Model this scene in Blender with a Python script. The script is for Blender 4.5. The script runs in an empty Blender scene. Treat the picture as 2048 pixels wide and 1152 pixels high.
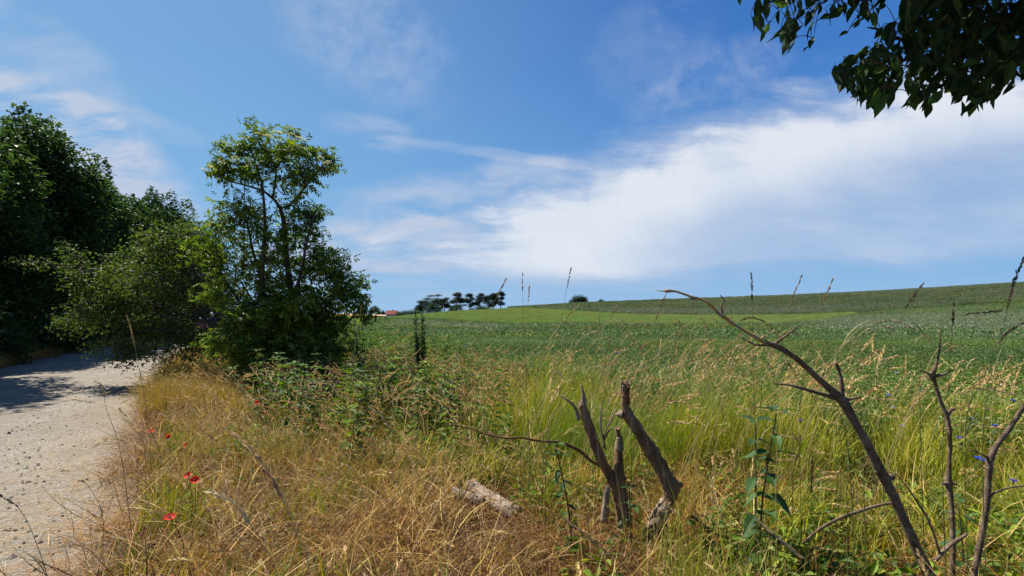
import bpy, math, random
import numpy as np
from mathutils import Vector, Matrix, Euler

random.seed(7)
RNG = np.random.default_rng(11)
SC = bpy.context.scene
C = SC.collection
rad = math.radians

# ------------------------------------------------------------------ camera
CAM = np.array([0.0, 0.0, 1.55])
PITCH = rad(3.02)
cd = bpy.data.cameras.new("camera")
cam = bpy.data.objects.new("camera", cd)
C.objects.link(cam)
cd.sensor_width = 36.0
cd.lens = 18.0
cd.clip_start = 0.05
cd.clip_end = 8000
cam.location = CAM
cam.rotation_euler = (rad(90) + PITCH, 0, 0)
SC.camera = cam

# ------------------------------------------------------------------ light
SUN_AZ = -62.0      # degrees from the view direction, negative = left
SUN_EL = 55.0
SUN_STRENGTH = 5.0
SKY_STRENGTH = 0.06
EXPOSURE = 0.98
sd = bpy.data.lights.new("sun", 'SUN')
sd.energy = SUN_STRENGTH
sd.angle = rad(0.5)
sd.color = (1.0, 0.94, 0.84)
sun = bpy.data.objects.new("sun", sd)
C.objects.link(sun)
_sd = Vector((math.sin(rad(SUN_AZ)) * math.cos(rad(SUN_EL)),
              math.cos(rad(SUN_AZ)) * math.cos(rad(SUN_EL)), math.sin(rad(SUN_EL))))
sun.rotation_euler = _sd.to_track_quat('Z', 'Y').to_euler()
SC.view_settings.view_transform = 'Standard'
SC.view_settings.look = 'None'
SC.view_settings.exposure = EXPOSURE
SC.view_settings.gamma = 1.0
SC.view_settings.use_curve_mapping = False
SC.cycles.max_bounces = 6
SC.cycles.diffuse_bounces = 3
SC.cycles.transmission_bounces = 4
SC.cycles.transparent_max_bounces = 4


# ------------------------------------------------------------------ node helper
class NT:
    def __init__(self, tree):
        self.t = tree

    def n(self, typ, **kw):
        nd = self.t.nodes.new(typ)
        for k, v in kw.items():
            setattr(nd, k, v)
        return nd

    def link(self, a, b):
        self.t.links.new(a, b)

    def put(self, sock, val):
        if isinstance(val, bpy.types.NodeSocket):
            self.t.links.new(val, sock)
        else:
            sock.default_value = val

    def m(self, op, a, b=0.0, c=0.0, clamp=False):
        nd = self.n('ShaderNodeMath', operation=op, use_clamp=clamp)
        self.put(nd.inputs[0], a)
        self.put(nd.inputs[1], b)
        self.put(nd.inputs[2], c)
        return nd.outputs[0]

    def ss(self, x, a, b):
        nd = self.n('ShaderNodeMapRange', interpolation_type='SMOOTHSTEP', clamp=True)
        self.put(nd.inputs['Value'], x)
        self.put(nd.inputs['From Min'], a)
        self.put(nd.inputs['From Max'], b)
        nd.inputs['To Min'].default_value = 0
        nd.inputs['To Max'].default_value = 1
        return nd.outputs[0]

    def noise(self, vec, scale, detail=4, rough=0.55, dist=0.0):
        nd = self.n('ShaderNodeTexNoise')
        if vec is not None:
            self.link(vec, nd.inputs['Vector'])
        nd.inputs['Scale'].default_value = scale
        nd.inputs['Detail'].default_value = detail
        nd.inputs['Roughness'].default_value = rough
        nd.inputs['Distortion'].default_value = dist
        return nd.outputs[0]

    def xyz(self, x, y, z=0.0):
        nd = self.n('ShaderNodeCombineXYZ')
        self.put(nd.inputs[0], x)
        self.put(nd.inputs[1], y)
        self.put(nd.inputs[2], z)
        return nd.outputs[0]

    def mix(self, f, a, b, blend='MIX'):
        nd = self.n('ShaderNodeMix', data_type='RGBA', blend_type=blend)
        self.put(nd.inputs[0], f)
        for s, v in ((nd.inputs[6], a), (nd.inputs[7], b)):
            if isinstance(v, (tuple, list)) and len(v) == 3:
                v = (*v, 1)
            self.put(s, v)
        return nd.outputs[2]

    def ramp(self, f, stops):
        nd = self.n('ShaderNodeValToRGB')
        cr = nd.color_ramp
        while len(cr.elements) < len(stops):
            cr.elements.new(0.5)
        for e, (p, c) in zip(cr.elements, stops):
            e.position = p
            e.color = (*c, 1)
        self.put(nd.inputs[0], f)
        return nd.outputs[0]


# ------------------------------------------------------------------ sky and clouds
world = bpy.data.worlds.new("World")
SC.world = world
world.use_nodes = True
wt = world.node_tree
wt.nodes.clear()
W = NT(wt)
w_out = W.n('ShaderNodeOutputWorld')
w_bg = W.n('ShaderNodeBackground')
w_bg.inputs['Strength'].default_value = SKY_STRENGTH
world.cycles.sampling_method = 'MANUAL'
world.cycles.sample_map_resolution = 512
W.link(w_bg.outputs[0], w_out.inputs[0])
sky = W.n('ShaderNodeTexSky', sky_type='NISHITA')
sky.sun_disc = False
sky.sun_elevation = rad(SUN_EL)
sky.sun_rotation = rad(SUN_AZ)
sky.altitude = 50
sky.air_density = 1.0
sky.dust_density = 0.6
sky.ozone_density = 2.2
tc = W.n('ShaderNodeTexCoord')
sep = W.n('ShaderNodeSeparateXYZ')
W.link(tc.outputs['Generated'], sep.inputs[0])
dx, dy, dz = sep.outputs
fy = W.m('MAXIMUM', dy, 0.05)
U = W.m('DIVIDE', dx, fy)          # tangent of azimuth to the right of the field
V = W.m('DIVIDE', dz, fy)          # tangent of height over the horizon
front = W.ss(dy, 0.05, 0.3)
# the clear-sky colour leans on the photograph's blue: paler low down and towards the sun
k_ = 1 / (SKY_STRENGTH * 2 ** EXPOSURE)     # colours below are as they look at this exposure
elev = W.ramp(W.m('MAXIMUM', dz, 0.0), [(0.0, (.34, .54, .81)), (.07, (.235, .465, .78)), (.20, (.125, .345, .70)), (.42, (.052, .20, .575)), (.62, (.028, .125, .455)), (1.0, (.022, .10, .39))])
sundot = W.m('ADD', W.m('MULTIPLY', dx, math.sin(rad(SUN_AZ))), W.m('MULTIPLY', dy, math.cos(rad(SUN_AZ))))
near_sun = W.ss(W.m('ADD', sundot, W.m('MULTIPLY', dz, .25)), .05, 1.25)
blue = W.mix(W.m('MULTIPLY', near_sun, .66), elev, (.30, .56, .82))
blue = W.mix(1.0, blue, (k_, k_, k_), 'MULTIPLY')
clear = W.mix(.95, sky.outputs[0], blue)


def curve(x, pts):
    nd = W.n('ShaderNodeFloatCurve')
    W.put(nd.inputs['Value'], W.m('MULTIPLY_ADD', x, 0.5, 0.5, clamp=True))
    cv = nd.mapping.curves[0]
    while len(cv.points) < len(pts):
        cv.points.new(0.5, 0.5)
    for p, (a, b) in zip(cv.points, pts):
        p.location = (a * 0.5 + 0.5, b)
    nd.mapping.update()
    return nd.outputs[0]


uv = W.xyz(U, V, 0.0)
warp = W.n('ShaderNodeTexNoise')
W.link(uv, warp.inputs['Vector'])
warp.inputs['Scale'].default_value = 3.0
warp.inputs['Detail'].default_value = 5
wv = W.n('ShaderNodeVectorMath', operation='MULTIPLY_ADD')
W.link(warp.outputs['Color'], wv.inputs[0])
wv.inputs[1].default_value = (0.22, 0.12, 0)
W.link(uv, wv.inputs[2])
uvw = wv.outputs[0]
# fibres run slightly uphill to the right
mp = W.n('ShaderNodeMapping')
mp.inputs['Rotation'].default_value = (0, 0, rad(-14))
mp.inputs['Scale'].default_value = (1.3, 6.5, 1)
W.link(uvw, mp.inputs['Vector'])
fib = W.noise(mp.outputs[0], 2.0, 8, 0.62)
soft = W.noise(uvw, 5.0, 8, 0.6)
big = W.noise(uvw, 1.9, 3, 0.5)
fine = W.noise(uvw, 16.0, 6, 0.6)
nz = W.m('ADD', W.m('MULTIPLY', W.m('SUBTRACT', soft, 0.5), 0.13), W.m('MULTIPLY', W.m('SUBTRACT', fib, 0.5), 0.22))
lo = curve(U, [(-1, .13), (-.45, .08), (-.2, .065), (0.03, .048), (.25, .052), (.55, .068), (1, .10)])
up = curve(U, [(-1, .17), (-.45, .185), (-.2, .215), (0.03, .29), (.22, .345), (.36, .40), (.5, .45), (.66, .49), (1, .53)])
bel = W.ss(W.m('SUBTRACT', V, W.m('MULTIPLY_ADD', nz, 0.30, lo)), -0.012, 0.05)
abo = W.ss(W.m('SUBTRACT', W.m('ADD', up, nz), V), -0.035, 0.13)
body = W.m('MULTIPLY', bel, abo)
solid = W.ss(U, -0.30, 0.22)
fibm = W.ss(fib, 0.30, 0.60)
dens = W.m('ADD', solid, W.m('MULTIPLY', W.m('SUBTRACT', 1.0, solid), W.m('MULTIPLY', fibm, 0.85)))
leftfade = W.ss(U, -0.62, -0.18)
# the lower right of the bank is thinner
thin = W.m('MULTIPLY', W.ss(U, 0.05, 0.5), W.ss(W.m('SUBTRACT', V, W.m('MULTIPLY_ADD', U, 0.26, 0.085)), 0.12, -0.06))
core = W.m('SUBTRACT', 1.0, W.m('MULTIPLY', thin, W.m('MULTIPLY_ADD', fib, 0.55, 0.22)))
mainc = W.m('MULTIPLY', W.m('MULTIPLY', body, dens), W.m('MULTIPLY', leftfade, core))
mainc = W.m('MULTIPLY', mainc, W.m('MULTIPLY_ADD', soft, 0.45, 0.80), clamp=True)


def tex(rot, sx, sy, scale, lo_, hi_, rough=.6):
    q = W.n('ShaderNodeMapping')
    q.inputs['Rotation'].default_value = (0, 0, rad(-rot))
    q.inputs['Scale'].default_value = (sx, sy, 1)
    W.link(uvw, q.inputs['Vector'])
    return W.ss(W.noise(q.outputs[0], scale, 6, rough), lo_, hi_)


T_DOWN = tex(-27, 1.3, 6.5, 2.6, .32, .66)      # streaks falling to the right
T_FLAT = tex(3, 1.4, 5.0, 3.2, .30, .62)
T_PUFF = W.ss(W.m('ADD', W.m('MULTIPLY', soft, .55), W.m('MULTIPLY', fine, .45)), .36, .62)


def wisp(u0, v0, ru, rv, rot, amt, tx):
    a = W.m('SUBTRACT', U, u0)
    b = W.m('SUBTRACT', V, v0)
    c, s = math.cos(rad(rot)), math.sin(rad(rot))
    p = W.m('DIVIDE', W.m('ADD', W.m('MULTIPLY', a, c), W.m('MULTIPLY', b, s)), ru)
    q = W.m('DIVIDE', W.m('ADD', W.m('MULTIPLY', a, -s), W.m('MULTIPLY', b, c)), rv)
    r2 = W.m('ADD', W.m('MULTIPLY', p, p), W.m('MULTIPLY', q, q))
    fall = W.ss(W.m('ADD', r2, W.m('MULTIPLY', W.m('SUBTRACT', soft, 0.5), 2.2)), 1.25, 0.1)
    return W.m('MULTIPLY', W.m('MULTIPLY', fall, tx), amt)


ws = [wisp(-.31, .565, .24, .13, -38, .42, T_PUFF), wisp(-.28, .365, .11, .036, -14, .5, T_DOWN), wisp(-.05, .322, .26, .013, -8, .36, T_FLAT),
      wisp(-.90, .35, .34, .10, -28, 1.7, T_DOWN), wisp(-.95, .54, .24, .07, -33, .42, T_DOWN), wisp(-.76, .39, .20, .03, -17, .42, T_DOWN),
      wisp(.27, .53, .15, .12, 35, .20, T_PUFF), wisp(.40, .47, .20, .07, 25, .36, T_PUFF), wisp(-.05, .245, .34, .06, 8, .7, T_FLAT),
      wisp(-.22, .135, .32, .06, 4, 1.1, T_FLAT), wisp(.05, .045, .34, .012, 2, .35, T_FLAT), wisp(-.28, .07, .24, .03, 3, .45, T_FLAT)]
allw = ws[0]
for w_ in ws[1:]:
    allw = W.m('ADD', allw, w_)
fr = W.m('MAXIMUM', mainc, W.m('MULTIPLY', allw, 1.0, clamp=True))
# all round the rest of the sky: thin high cloud of the same kind
pz = W.m('ADD', W.m('MAXIMUM', dz, 0.0), 0.12)
plane = W.xyz(W.m('DIVIDE', dx, pz), W.m('DIVIDE', dy, pz), 0.0)
gen = W.m('MULTIPLY', W.ss(W.noise(plane, 0.9, 7, 0.6, 0.6), 0.48, 0.75), 0.55)
alpha = W.m('ADD', W.m('MULTIPLY', fr, front), W.m('MULTIPLY', gen, W.m('SUBTRACT', 1.0, front)), clamp=True)
alpha = W.m('MULTIPLY', alpha, W.ss(dz, -0.01, 0.03))
cloudcol = W.mix(W.ss(W.m('ADD', mainc, W.m('MULTIPLY', W.m('SUBTRACT', big, .5), .5)), 0.3, 1.0), (.52, .60, .76), (.80, .835, .90))
cloudcol = W.mix(1.0, cloudcol, (k_, k_, k_), 'MULTIPLY')
W.link(W.mix(W.m('MULTIPLY', alpha, 0.94), clear, cloudcol), w_bg.inputs['Color'])


# ------------------------------------------------------------------ geometry helpers
def P(px, py, Y):
    """world point seen at pixel (px,py) of the 2048 photo, at forward distance Y"""
    cx = (px - 1024) / 1024
    cy = (576 - py) / 1024
    d = np.array([cx, math.cos(PITCH) - cy * math.sin(PITCH), math.sin(PITCH) + cy * math.cos(PITCH)])
    return CAM + d * (Y / d[1])


def proj(p):
    p = np.asarray(p, float) - CAM
    zc = p[..., 1] * math.cos(PITCH) + p[..., 2] * math.sin(PITCH)
    yc = -p[..., 1] * math.sin(PITCH) + p[..., 2] * math.cos(PITCH)
    zc = np.where(zc < 0.05, 0.05, zc)
    return 1024 + 1024 * p[..., 0] / zc, 576 - 1024 * yc / zc


def norm(v):
    return v / np.maximum(np.linalg.norm(v, axis=-1, keepdims=True), 1e-9)


class MB:
    def __init__(self):
        self.v, self.c, self.f, self.mi, self.n = [], [], [], [], 0

    def add(self, v, faces, col=(1, 1, 1), mi=0):
        v = np.asarray(v, float).reshape(-1, 3)
        col = np.asarray(col, float)
        if col.ndim == 1:
            col = np.tile(col, (len(v), 1))
        self.v.append(v)
        self.c.append(col)
        if not isinstance(faces, list):
            faces = [faces]
        for f in faces:
            f = np.asarray(f, int)
            if f.size:
                self.f.append(f + self.n)
                self.mi.append(np.full(len(f), mi))
        self.n += len(v)
        return self

    def mesh(self, name, mats, origin=(0, 0, 0), smooth=False):
        me = bpy.data.meshes.new(name)
        v = np.concatenate(self.v) - np.asarray(origin, float)
        c = np.concatenate(self.c)
        loops = np.concatenate([f.ravel() for f in self.f])
        sizes = np.concatenate([np.full(len(f), f.shape[1]) for f in self.f])
        starts = np.concatenate([[0], np.cumsum(sizes)[:-1]])
        me.vertices.add(len(v))
        me.vertices.foreach_set("co", v.ravel().astype(np.float32))
        me.loops.add(len(loops))
        me.loops.foreach_set("vertex_index", loops.astype(np.int32))
        me.polygons.add(len(sizes))
        me.polygons.foreach_set("loop_start", starts.astype(np.int32))
        me.polygons.foreach_set("material_index", np.concatenate(self.mi).astype(np.int32))
        me.polygons.foreach_set("use_smooth", np.full(len(sizes), smooth))
        at = me.attributes.new("Col", 'FLOAT_COLOR', 'POINT')
        at.data.foreach_set("color", np.concatenate([c, np.ones((len(c), 1))], 1).ravel().astype(np.float32))
        for m in (mats if isinstance(mats, (list, tuple)) else [mats]):
            me.materials.append(m)
        me.update(calc_edges=True)
        return me

    def build(self, name, mats, parent=None, smooth=False):
        org = np.zeros(3)
        if parent is not None:
            q = parent
            while q is not None:
                org = org + np.array(q.location)
                q = q.parent
        o = bpy.data.objects.new(name, self.mesh(name, mats, org, smooth))
        C.objects.link(o)
        o.parent = parent
        return o


def thing(name, label, cat, loc=(0, 0, 0), group=None):
    o = bpy.data.objects.new(name, None)
    o.empty_display_size = 0.1
    C.objects.link(o)
    o.location = tuple(float(a) for a in loc)
    o["label"] = label
    o["category"] = cat
    if group:
        o["group"] = group
    return o


def tag(o, kind=None, label=None, cat=None, group=None):
    if kind:
        o["kind"] = kind
    if label:
        o["label"] = label
    if cat:
        o["category"] = cat
    if group:
        o["group"] = group
    return o


def copy_tree(o, parent=None):
    c = o.copy()
    C.objects.link(c)
    c.parent = parent
    for ch in o.children:
        copy_tree(ch, c)
    return c


def spline(pts, vals, per=5):
    pts = np.asarray(pts, float)
    vals = np.asarray(vals, float)
    a = np.concatenate([pts, vals[:, None]], 1)
    if len(a) < 3:
        t = np.linspace(0, 1, per + 1)[:, None]
        r = a[0] * (1 - t) + a[-1] * t
        return r[:, :3], r[:, 3]
    e = np.concatenate([[2 * a[0] - a[1]], a, [2 * a[-1] - a[-2]]])
    out = []
    for i in range(1, len(e) - 2):
        for k in range(per):
            t = k / per
            out.append(0.5 * (2 * e[i] + (e[i + 1] - e[i - 1]) * t + (2 * e[i - 1] - 5 * e[i] + 4 * e[i + 1] - e[i + 2]) * t * t
                              + (3 * e[i] - e[i - 1] - 3 * e[i + 1] + e[i + 2]) * t ** 3))
    out.append(e[-2])
    out = np.array(out)
    return out[:, :3], np.maximum(out[:, 3], 0.0004)


def tube(mb, pts, r, sides=8, per=5, rough=0.0, col=(1, 1, 1), mi=0, jag=0.0, rng=RNG, ripple=True):
    p, rr = spline(pts, r, per) if per else (np.asarray(pts, float), np.asarray(r, float))
    n = len(p)
    tan = norm(np.gradient(p, axis=0))
    ref = np.array([0.0, 1.0, 0.0]) if abs(tan[0][1]) < 0.9 else np.array([1.0, 0, 0])
    N = np.zeros((n, 3))
    a = norm(np.cross(tan[0], ref))
    for i in range(n):
        a = norm(a - tan[i] * np.dot(a, tan[i]))
        N[i] = a
    B = np.cross(tan, N)
    ang = np.linspace(0, 2 * math.pi, sides, endpoint=False)
    prof = 1 + rough * 0.7 * np.sin(3 * ang + rng.uniform(0, 6)) * 0.6 + rough * 0.6 * np.sin(2 * ang + rng.uniform(0, 6))
    R = rr[:, None] * (prof[None, :] + (rough * rng.normal(0, 0.5, (n, sides)) if ripple else 0))
    v = p[:, None, :] + R[..., None] * (np.cos(ang)[None, :, None] * N[:, None, :] + np.sin(ang)[None, :, None] * B[:, None, :])
    if jag:
        v[-1] += tan[-1] * rng.uniform(-jag, jag, (sides, 1))
        v[-2] += tan[-2] * rng.uniform(-jag, jag, (sides, 1)) * 0.3
    i = np.arange(n - 1)[:, None] * sides
    j = np.arange(sides)[None, :]
    k = (np.arange(sides)[None, :] + 1) % sides
    f = np.stack([i + j, i + k, i + sides + k, i + sides + j], -1).reshape(-1, 4)
    vv = np.concatenate([v.reshape(-1, 3), [p[0] - tan[0] * 0.2 * rr[0]], [p[-1] + tan[-1] * (0.1 * rr[-1] - jag * 0.6)]])
    m = n * sides
    c0 = np.stack([np.full(sides, m), (np.arange(sides) + 1) % sides, np.arange(sides)], 1)
    t0 = (n - 1) * sides
    c1 = np.stack([np.full(sides, m + 1), t0 + np.arange(sides), t0 + (np.arange(sides) + 1) % sides], 1)
    mb.add(vv, [f, c0, c1], col, mi)
    return p, rr


def leaves(mb, p, ax, nrm, L, Wd, col, simple=True, droop=0.15, fold=0.18, mi=0):
    """p base points, ax leaf axis, nrm approx normal"""
    p, ax = np.asarray(p, float), norm(np.asarray(ax, float))
    n = len(p)
    if n == 0:
        return
    side = norm(np.cross(ax, nrm))
    up = np.cross(side, ax)
    L = np.broadcast_to(L, (n,))[:, None]
    Wd = np.broadcast_to(Wd, (n,))[:, None]
    col = np.broadcast_to(np.asarray(col, float), (n, 3))
    if simple:
        tip = p + ax * L - up * L * droop
        l = p + ax * L * .45 + side * Wd * .5 + up * Wd * fold
        r = p + ax * L * .45 - side * Wd * .5 + up * Wd * fold
        v = np.stack([p, l, tip, r], 1).reshape(-1, 3)
        b = np.arange(n)[:, None] * 4
        f = np.concatenate([b + np.array([[0, 2, 1]]), b + np.array([[0, 3, 2]])])
        mb.add(v, f, np.repeat(col, 4, 0), mi)
    else:
        def at(t, s):
            return p + ax * L * t + side * Wd * s * .5 + up * (Wd * abs(s) * fold - L * droop * t * t)
        v = np.stack([at(0, 0), at(.28, .82), at(.6, .85), at(1, 0), at(.6, -.85), at(.28, -.82)], 1).reshape(-1, 3)
        b = np.arange(n)[:, None] * 6
        f = np.concatenate([b + np.array([[0, 3, 2, 1]]), b + np.array([[0, 5, 4, 3]])])
        mb.add(v, f, np.repeat(col, 6, 0), mi)


def blades(mb, base, h, az, phi0, phi1, w, seg, col, tipcol=None, rng=RNG, mi=0):
    """grass blades: arcs from angle phi0 to phi1 off the vertical, bending towards azimuth az"""
    n = len(base)
    t = (np.arange(seg) + 0.5) / seg
    phi = phi0[:, None] + (phi1 - phi0)[:, None] * t[None] ** 1.3
    hd = np.stack([np.cos(az), np.sin(az), np.zeros(n)], 1)
    step = (h / seg)[:, None]
    hor = np.concatenate([np.zeros((n, 1)), np.cumsum(np.sin(phi) * step, 1)], 1)
    ver = np.concatenate([np.zeros((n, 1)), np.cumsum(np.cos(phi) * step, 1)], 1)
    c = base[:, None, :] + hor[..., None] * hd[:, None, :] + ver[..., None] * np.array([0, 0, 1.0])
    tw = az + rng.uniform(-1.2, 1.2, n) + math.pi / 2
    sd_ = np.stack([np.cos(tw), np.sin(tw), np.zeros(n)], 1)
    tt = np.linspace(0, 1, seg + 1)
    wid = w[:, None] * np.clip(np.minimum(0.6 + tt * 1.6, (1 - tt) * 1.5 + 0.0), 0, 1)[None]
    l = c[:, :-1] + sd_[:, None] * wid[:, :-1, None] * .5
    r = c[:, :-1] - sd_[:, None] * wid[:, :-1, None] * .5
    v = np.concatenate([np.stack([l, r], 2).reshape(n, -1, 3), c[:, -1:]], 1)
    k = 2 * seg + 1
    b = np.arange(n)[:, None] * k
    q = np.concatenate([b + np.array([[2 * i, 2 * i + 1, 2 * i + 3, 2 * i + 2]]) for i in range(seg - 1)]) if seg > 1 else np.zeros((0, 4), int)
    tr = b + np.array([[2 * seg - 2, 2 * seg - 1, 2 * seg]])
    col = np.broadcast_to(np.asarray(col, float), (n, 3))
    tipcol = col if tipcol is None else np.broadcast_to(np.asarray(tipcol, float), (n, 3))
    ct = np.concatenate([np.repeat(tt[:-1], 2), [1.0]])[None, :, None]
    cc = col[:, None] * (1 - ct) + tipcol[:, None] * ct
    mb.add(v.reshape(-1, 3), [q, tr] if len(q) else [tr], cc.reshape(-1, 3), mi)
    return c, hd


def pick(cols, n, rng=RNG, jit=0.22):
    cols = np.asarray(cols, float)
    c = cols[rng.integers(0, len(cols), n)]
    return np.clip(c * rng.uniform(1 - jit, 1 + jit, (n, 1)) * rng.uniform(.93, 1.07, (n, 3)), 0, 1)


# ------------------------------------------------------------------ materials
def mat_plant(name, tinted=False, trans=0.3, rough=0.55, spec=0.3, mul=0.68):
    m = bpy.data.materials.new(name)
    m.use_nodes = True
    t = NT(m.node_tree)
    t.t.nodes.clear()
    out = t.n('ShaderNodeOutputMaterial')
    a = t.n('ShaderNodeAttribute', attribute_name='Col')
    col = a.outputs['Color']
    if tinted:
        b = t.n('ShaderNodeAttribute', attribute_type='INSTANCER', attribute_name='tint')
        col = t.mix(1.0, col, b.outputs['Color'], 'MULTIPLY')
    if mul != 1.0:
        col = t.mix(1.0, col, (mul, mul, mul), 'MULTIPLY')
    bs = t.n('ShaderNodeBsdfPrincipled')
    t.link(col, bs.inputs['Base Color'])
    bs.inputs['Roughness'].default_value = rough
    bs.inputs['Specular IOR Level'].default_value = spec
    tr = t.n('ShaderNodeBsdfTranslucent')
    hs = t.n('ShaderNodeHueSaturation')
    hs.inputs['Saturation'].default_value = 1.15
    hs.inputs['Value'].default_value = 1.25
    t.link(col, hs.inputs['Color'])
    t.link(hs.outputs[0], tr.inputs['Color'])
    mx = t.n('ShaderNodeMixShader')
    mx.inputs[0].default_value = trans
    t.link(bs.outputs[0], mx.inputs[1])
    t.link(tr.outputs[0], mx.inputs[2])
    t.link(mx.outputs[0], out.inputs[0])
    return m


def mat_noise(name, stops, scale=4.0, detail=8, rough=0.85, bump=0.3, bscale=30.0, stretch=(1, 1, 1), spec=0.2, usecol=False, mul=0.68):
    stops = [(p_, tuple(q_ * mul for q_ in c_)) for p_, c_ in stops]
    m = bpy.data.materials.new(name)
    m.use_nodes = True
    t = NT(m.node_tree)
    bs = m.node_tree.nodes['Principled BSDF']
    tc_ = t.n('ShaderNodeTexCoord')
    mp_ = t.n('ShaderNodeMapping')
    mp_.inputs['Scale'].default_value = stretch
    t.link(tc_.outputs['Object'], mp_.inputs['Vector'])
    f = t.noise(mp_.outputs[0], scale, detail, 0.62)
    col = t.ramp(f, stops)
    if usecol:
        a = t.n('ShaderNodeAttribute', attribute_name='Col')
        col = t.mix(1.0, col, a.outputs['Color'], 'MULTIPLY')
    t.link(col, bs.inputs['Base Color'])
    bs.inputs['Roughness'].default_value = rough
    bs.inputs['Specular IOR Level'].default_value = spec
    b = t.n('ShaderNodeBump')
    b.inputs['Strength'].default_value = bump
    b.inputs['Distance'].default_value = 0.02
    t.link(t.noise(mp_.outputs[0], bscale, 6, 0.65), b.inputs['Height'])
    t.link(b.outputs[0], bs.inputs['Normal'])
    return m


M_GRASS = mat_plant('grass_blade', True, 0.24, 0.55, 0.22, .93)
M_GRASS1 = mat_plant('grass_stalk', False, 0.22, 0.55, 0.25, .85)
M_LEAF_T = mat_plant('weed_leaf', True, 0.30, 0.6, 0.22, .86)
M_LEAF = mat_plant('tree_leaf', False, 0.36, 0.55, 0.22, .78)
M_PETAL = mat_plant('petal', False, 0.40, 0.6, 0.2, .9)
M_BARK = mat_noise('bark', [(.25, (.035, .027, .02)), (.55, (.10, .078, .055)), (.8, (.19, .155, .115))], 9, 8, .9, .6, 40, (1, 1, .35))
M_DEADBARK = mat_noise('dead_bark', [(.25, (.055, .036, .024)), (.45, (.18, .12, .078)), (.6, (.28, .205, .14)), (.75, (.46, .37, .27))], 22, 8, .9, .7, 70)
M_LIT_LICHEN = mat_noise('sunlit_lichen_bark', [(.28, (.20, .15, .10)), (.44, (.52, .45, .34)), (.56, (.62, .40, .08)), (.68, (.66, .42, .06)), (.85, (.45, .40, .30))], 26, 6, .9, .7, 80)  # sunlit paleness of the stem tip put into the colour, with lichen tones
M_LICHEN2 = mat_noise('rusty_lichen_bark', [(.30, (.08, .05, .025)), (.5, (.20, .12, .045)), (.65, (.34, .19, .045)), (.8, (.13, .09, .05))], 34, 6, .9, .7, 80)
M_STUMP = mat_noise('weathered_wood', [(.28, (.06, .033, .018)), (.42, (.22, .125, .065)), (.56, (.37, .23, .125)), (.66, (.52, .38, .24)), (.78, (.70, .57, .41))], 14, 10, .9, 1.0, 40, (2.2, 2.2, .28))
M_STUMP2 = mat_noise('pale_wood', [(.25, (.14, .10, .07)), (.5, (.36, .28, .20)), (.75, (.55, .47, .37))], 9, 9, .9, .9, 34, (1.6, 1.6, .4))
M_ROT = mat_noise('rotten_wood', [(.3, (.07, .03, .015)), (.6, (.28, .10, .04)), (.8, (.45, .25, .12))], 24, 8, .95, .9, 60)

# ------------------------------------------------------------------ terrain
UK = np.array([-4, -1.5, -.6, -.3, -.26, -.12, .035, .12, .22, .37, .56, .71, .855, 1.0, 1.5, 4])
YK = np.array([0, 40, 62, 120, 190, 300, 600, 1500, 4000.])
EB = np.array([-.006, -.006, -.006, -.006, -.005, .009, .0166, .010, .003, .001, .002, .010, .020, .028, .04, .05])
ES = np.array([-.004, -.004, -.004, -.004, -.004, .004, .0160, .0222, .0264, .0322, .039, .046, .0547, .0635, .075, .09])
Z120 = 1.55 + EB * 120 - .8
Z190 = 1.55 + ES * 190 - .5
Z300 = np.where(UK < 0, np.array([0, 0, 0, 2.2, 1.0, -.2, .5] + [0] * 9), Z190 - 5)
ZT = np.stack([0 * UK, 0 * UK, 0 * UK + .12, Z120, Z190, Z300, 0 * UK - 6, 0 * UK - 12, 0 * UK - 30], 1)
_uf = np.linspace(-4, 4, 801)
_yf = np.concatenate([np.linspace(0, 400, 401), np.linspace(410, 4000, 360)])
_t1 = np.stack([np.interp(_uf, UK, ZT[:, k]) for k in range(len(YK))], 1)
_t2 = np.stack([np.interp(_yf, YK, _t1[i]) for i in range(len(_uf))], 0)


def _blur(a, n, ax):
    k = np.hanning(n + 2)[1:-1]
    k /= k.sum()
    pad = [(0, 0), (0, 0)]
    pad[ax] = (n // 2, n // 2)
    return np.apply_along_axis(lambda m: np.convolve(m, k, 'valid'), ax, np.pad(a, pad, mode='edge'))


_t2 = _blur(_blur(_t2, 9, 0), 15, 1)


def height(x, y):
    x, y = np.asarray(x, float), np.asarray(y, float)
    yy = np.clip(y, 0.5, 3999)
    u = np.clip(x / yy, -3.999, 3.999)
    fi = (u + 4) / 8 * 800
    i = np.clip(fi.astype(int), 0, 799)
    fi = fi - i
    j = np.clip(np.searchsorted(_yf, yy) - 1, 0, len(_yf) - 2)
    fj = (yy - _yf[j]) / (_yf[j + 1] - _yf[j])
    z = (_t2[i, j] * (1 - fi) + _t2[i + 1, j] * fi) * (1 - fj) + (_t2[i, j + 1] * (1 - fi) + _t2[i + 1, j + 1] * fi) * fj
    w = np.clip((yy - 25) / 30, 0, 1)
    return z * w


def G(px, py):
    """ground point (flat near ground) under a pixel"""
    d = P(px, py, 1.0) - CAM
    return CAM + d * (-CAM[2] / d[2])


# lane: straight, running off to the left
R0 = np.array([-2.75, 3.12])
LD = np.array([-.503, .864])
LN = np.array([.864, .503])


def lane_ts(x, y):
    a = np.stack([np.asarray(x, float) - R0[0], np.asarray(y, float) - R0[1]], -1)
    return a @ LN, a @ LD         # t: metres right of the lane's right edge, s: along it


def edge_y(u):    # where the rough verge gives way to the crop
    return np.interp(u, [-.6, -.5, -.4, -.3, -.2, -.12, -.023, .2, .46, .72, .98, 1.6, 4], [78, 44, 32, 25, 20, 16, 10.7, 8.2, 6.3, 5.5, 4.9, 4.2, 3.5])


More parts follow.
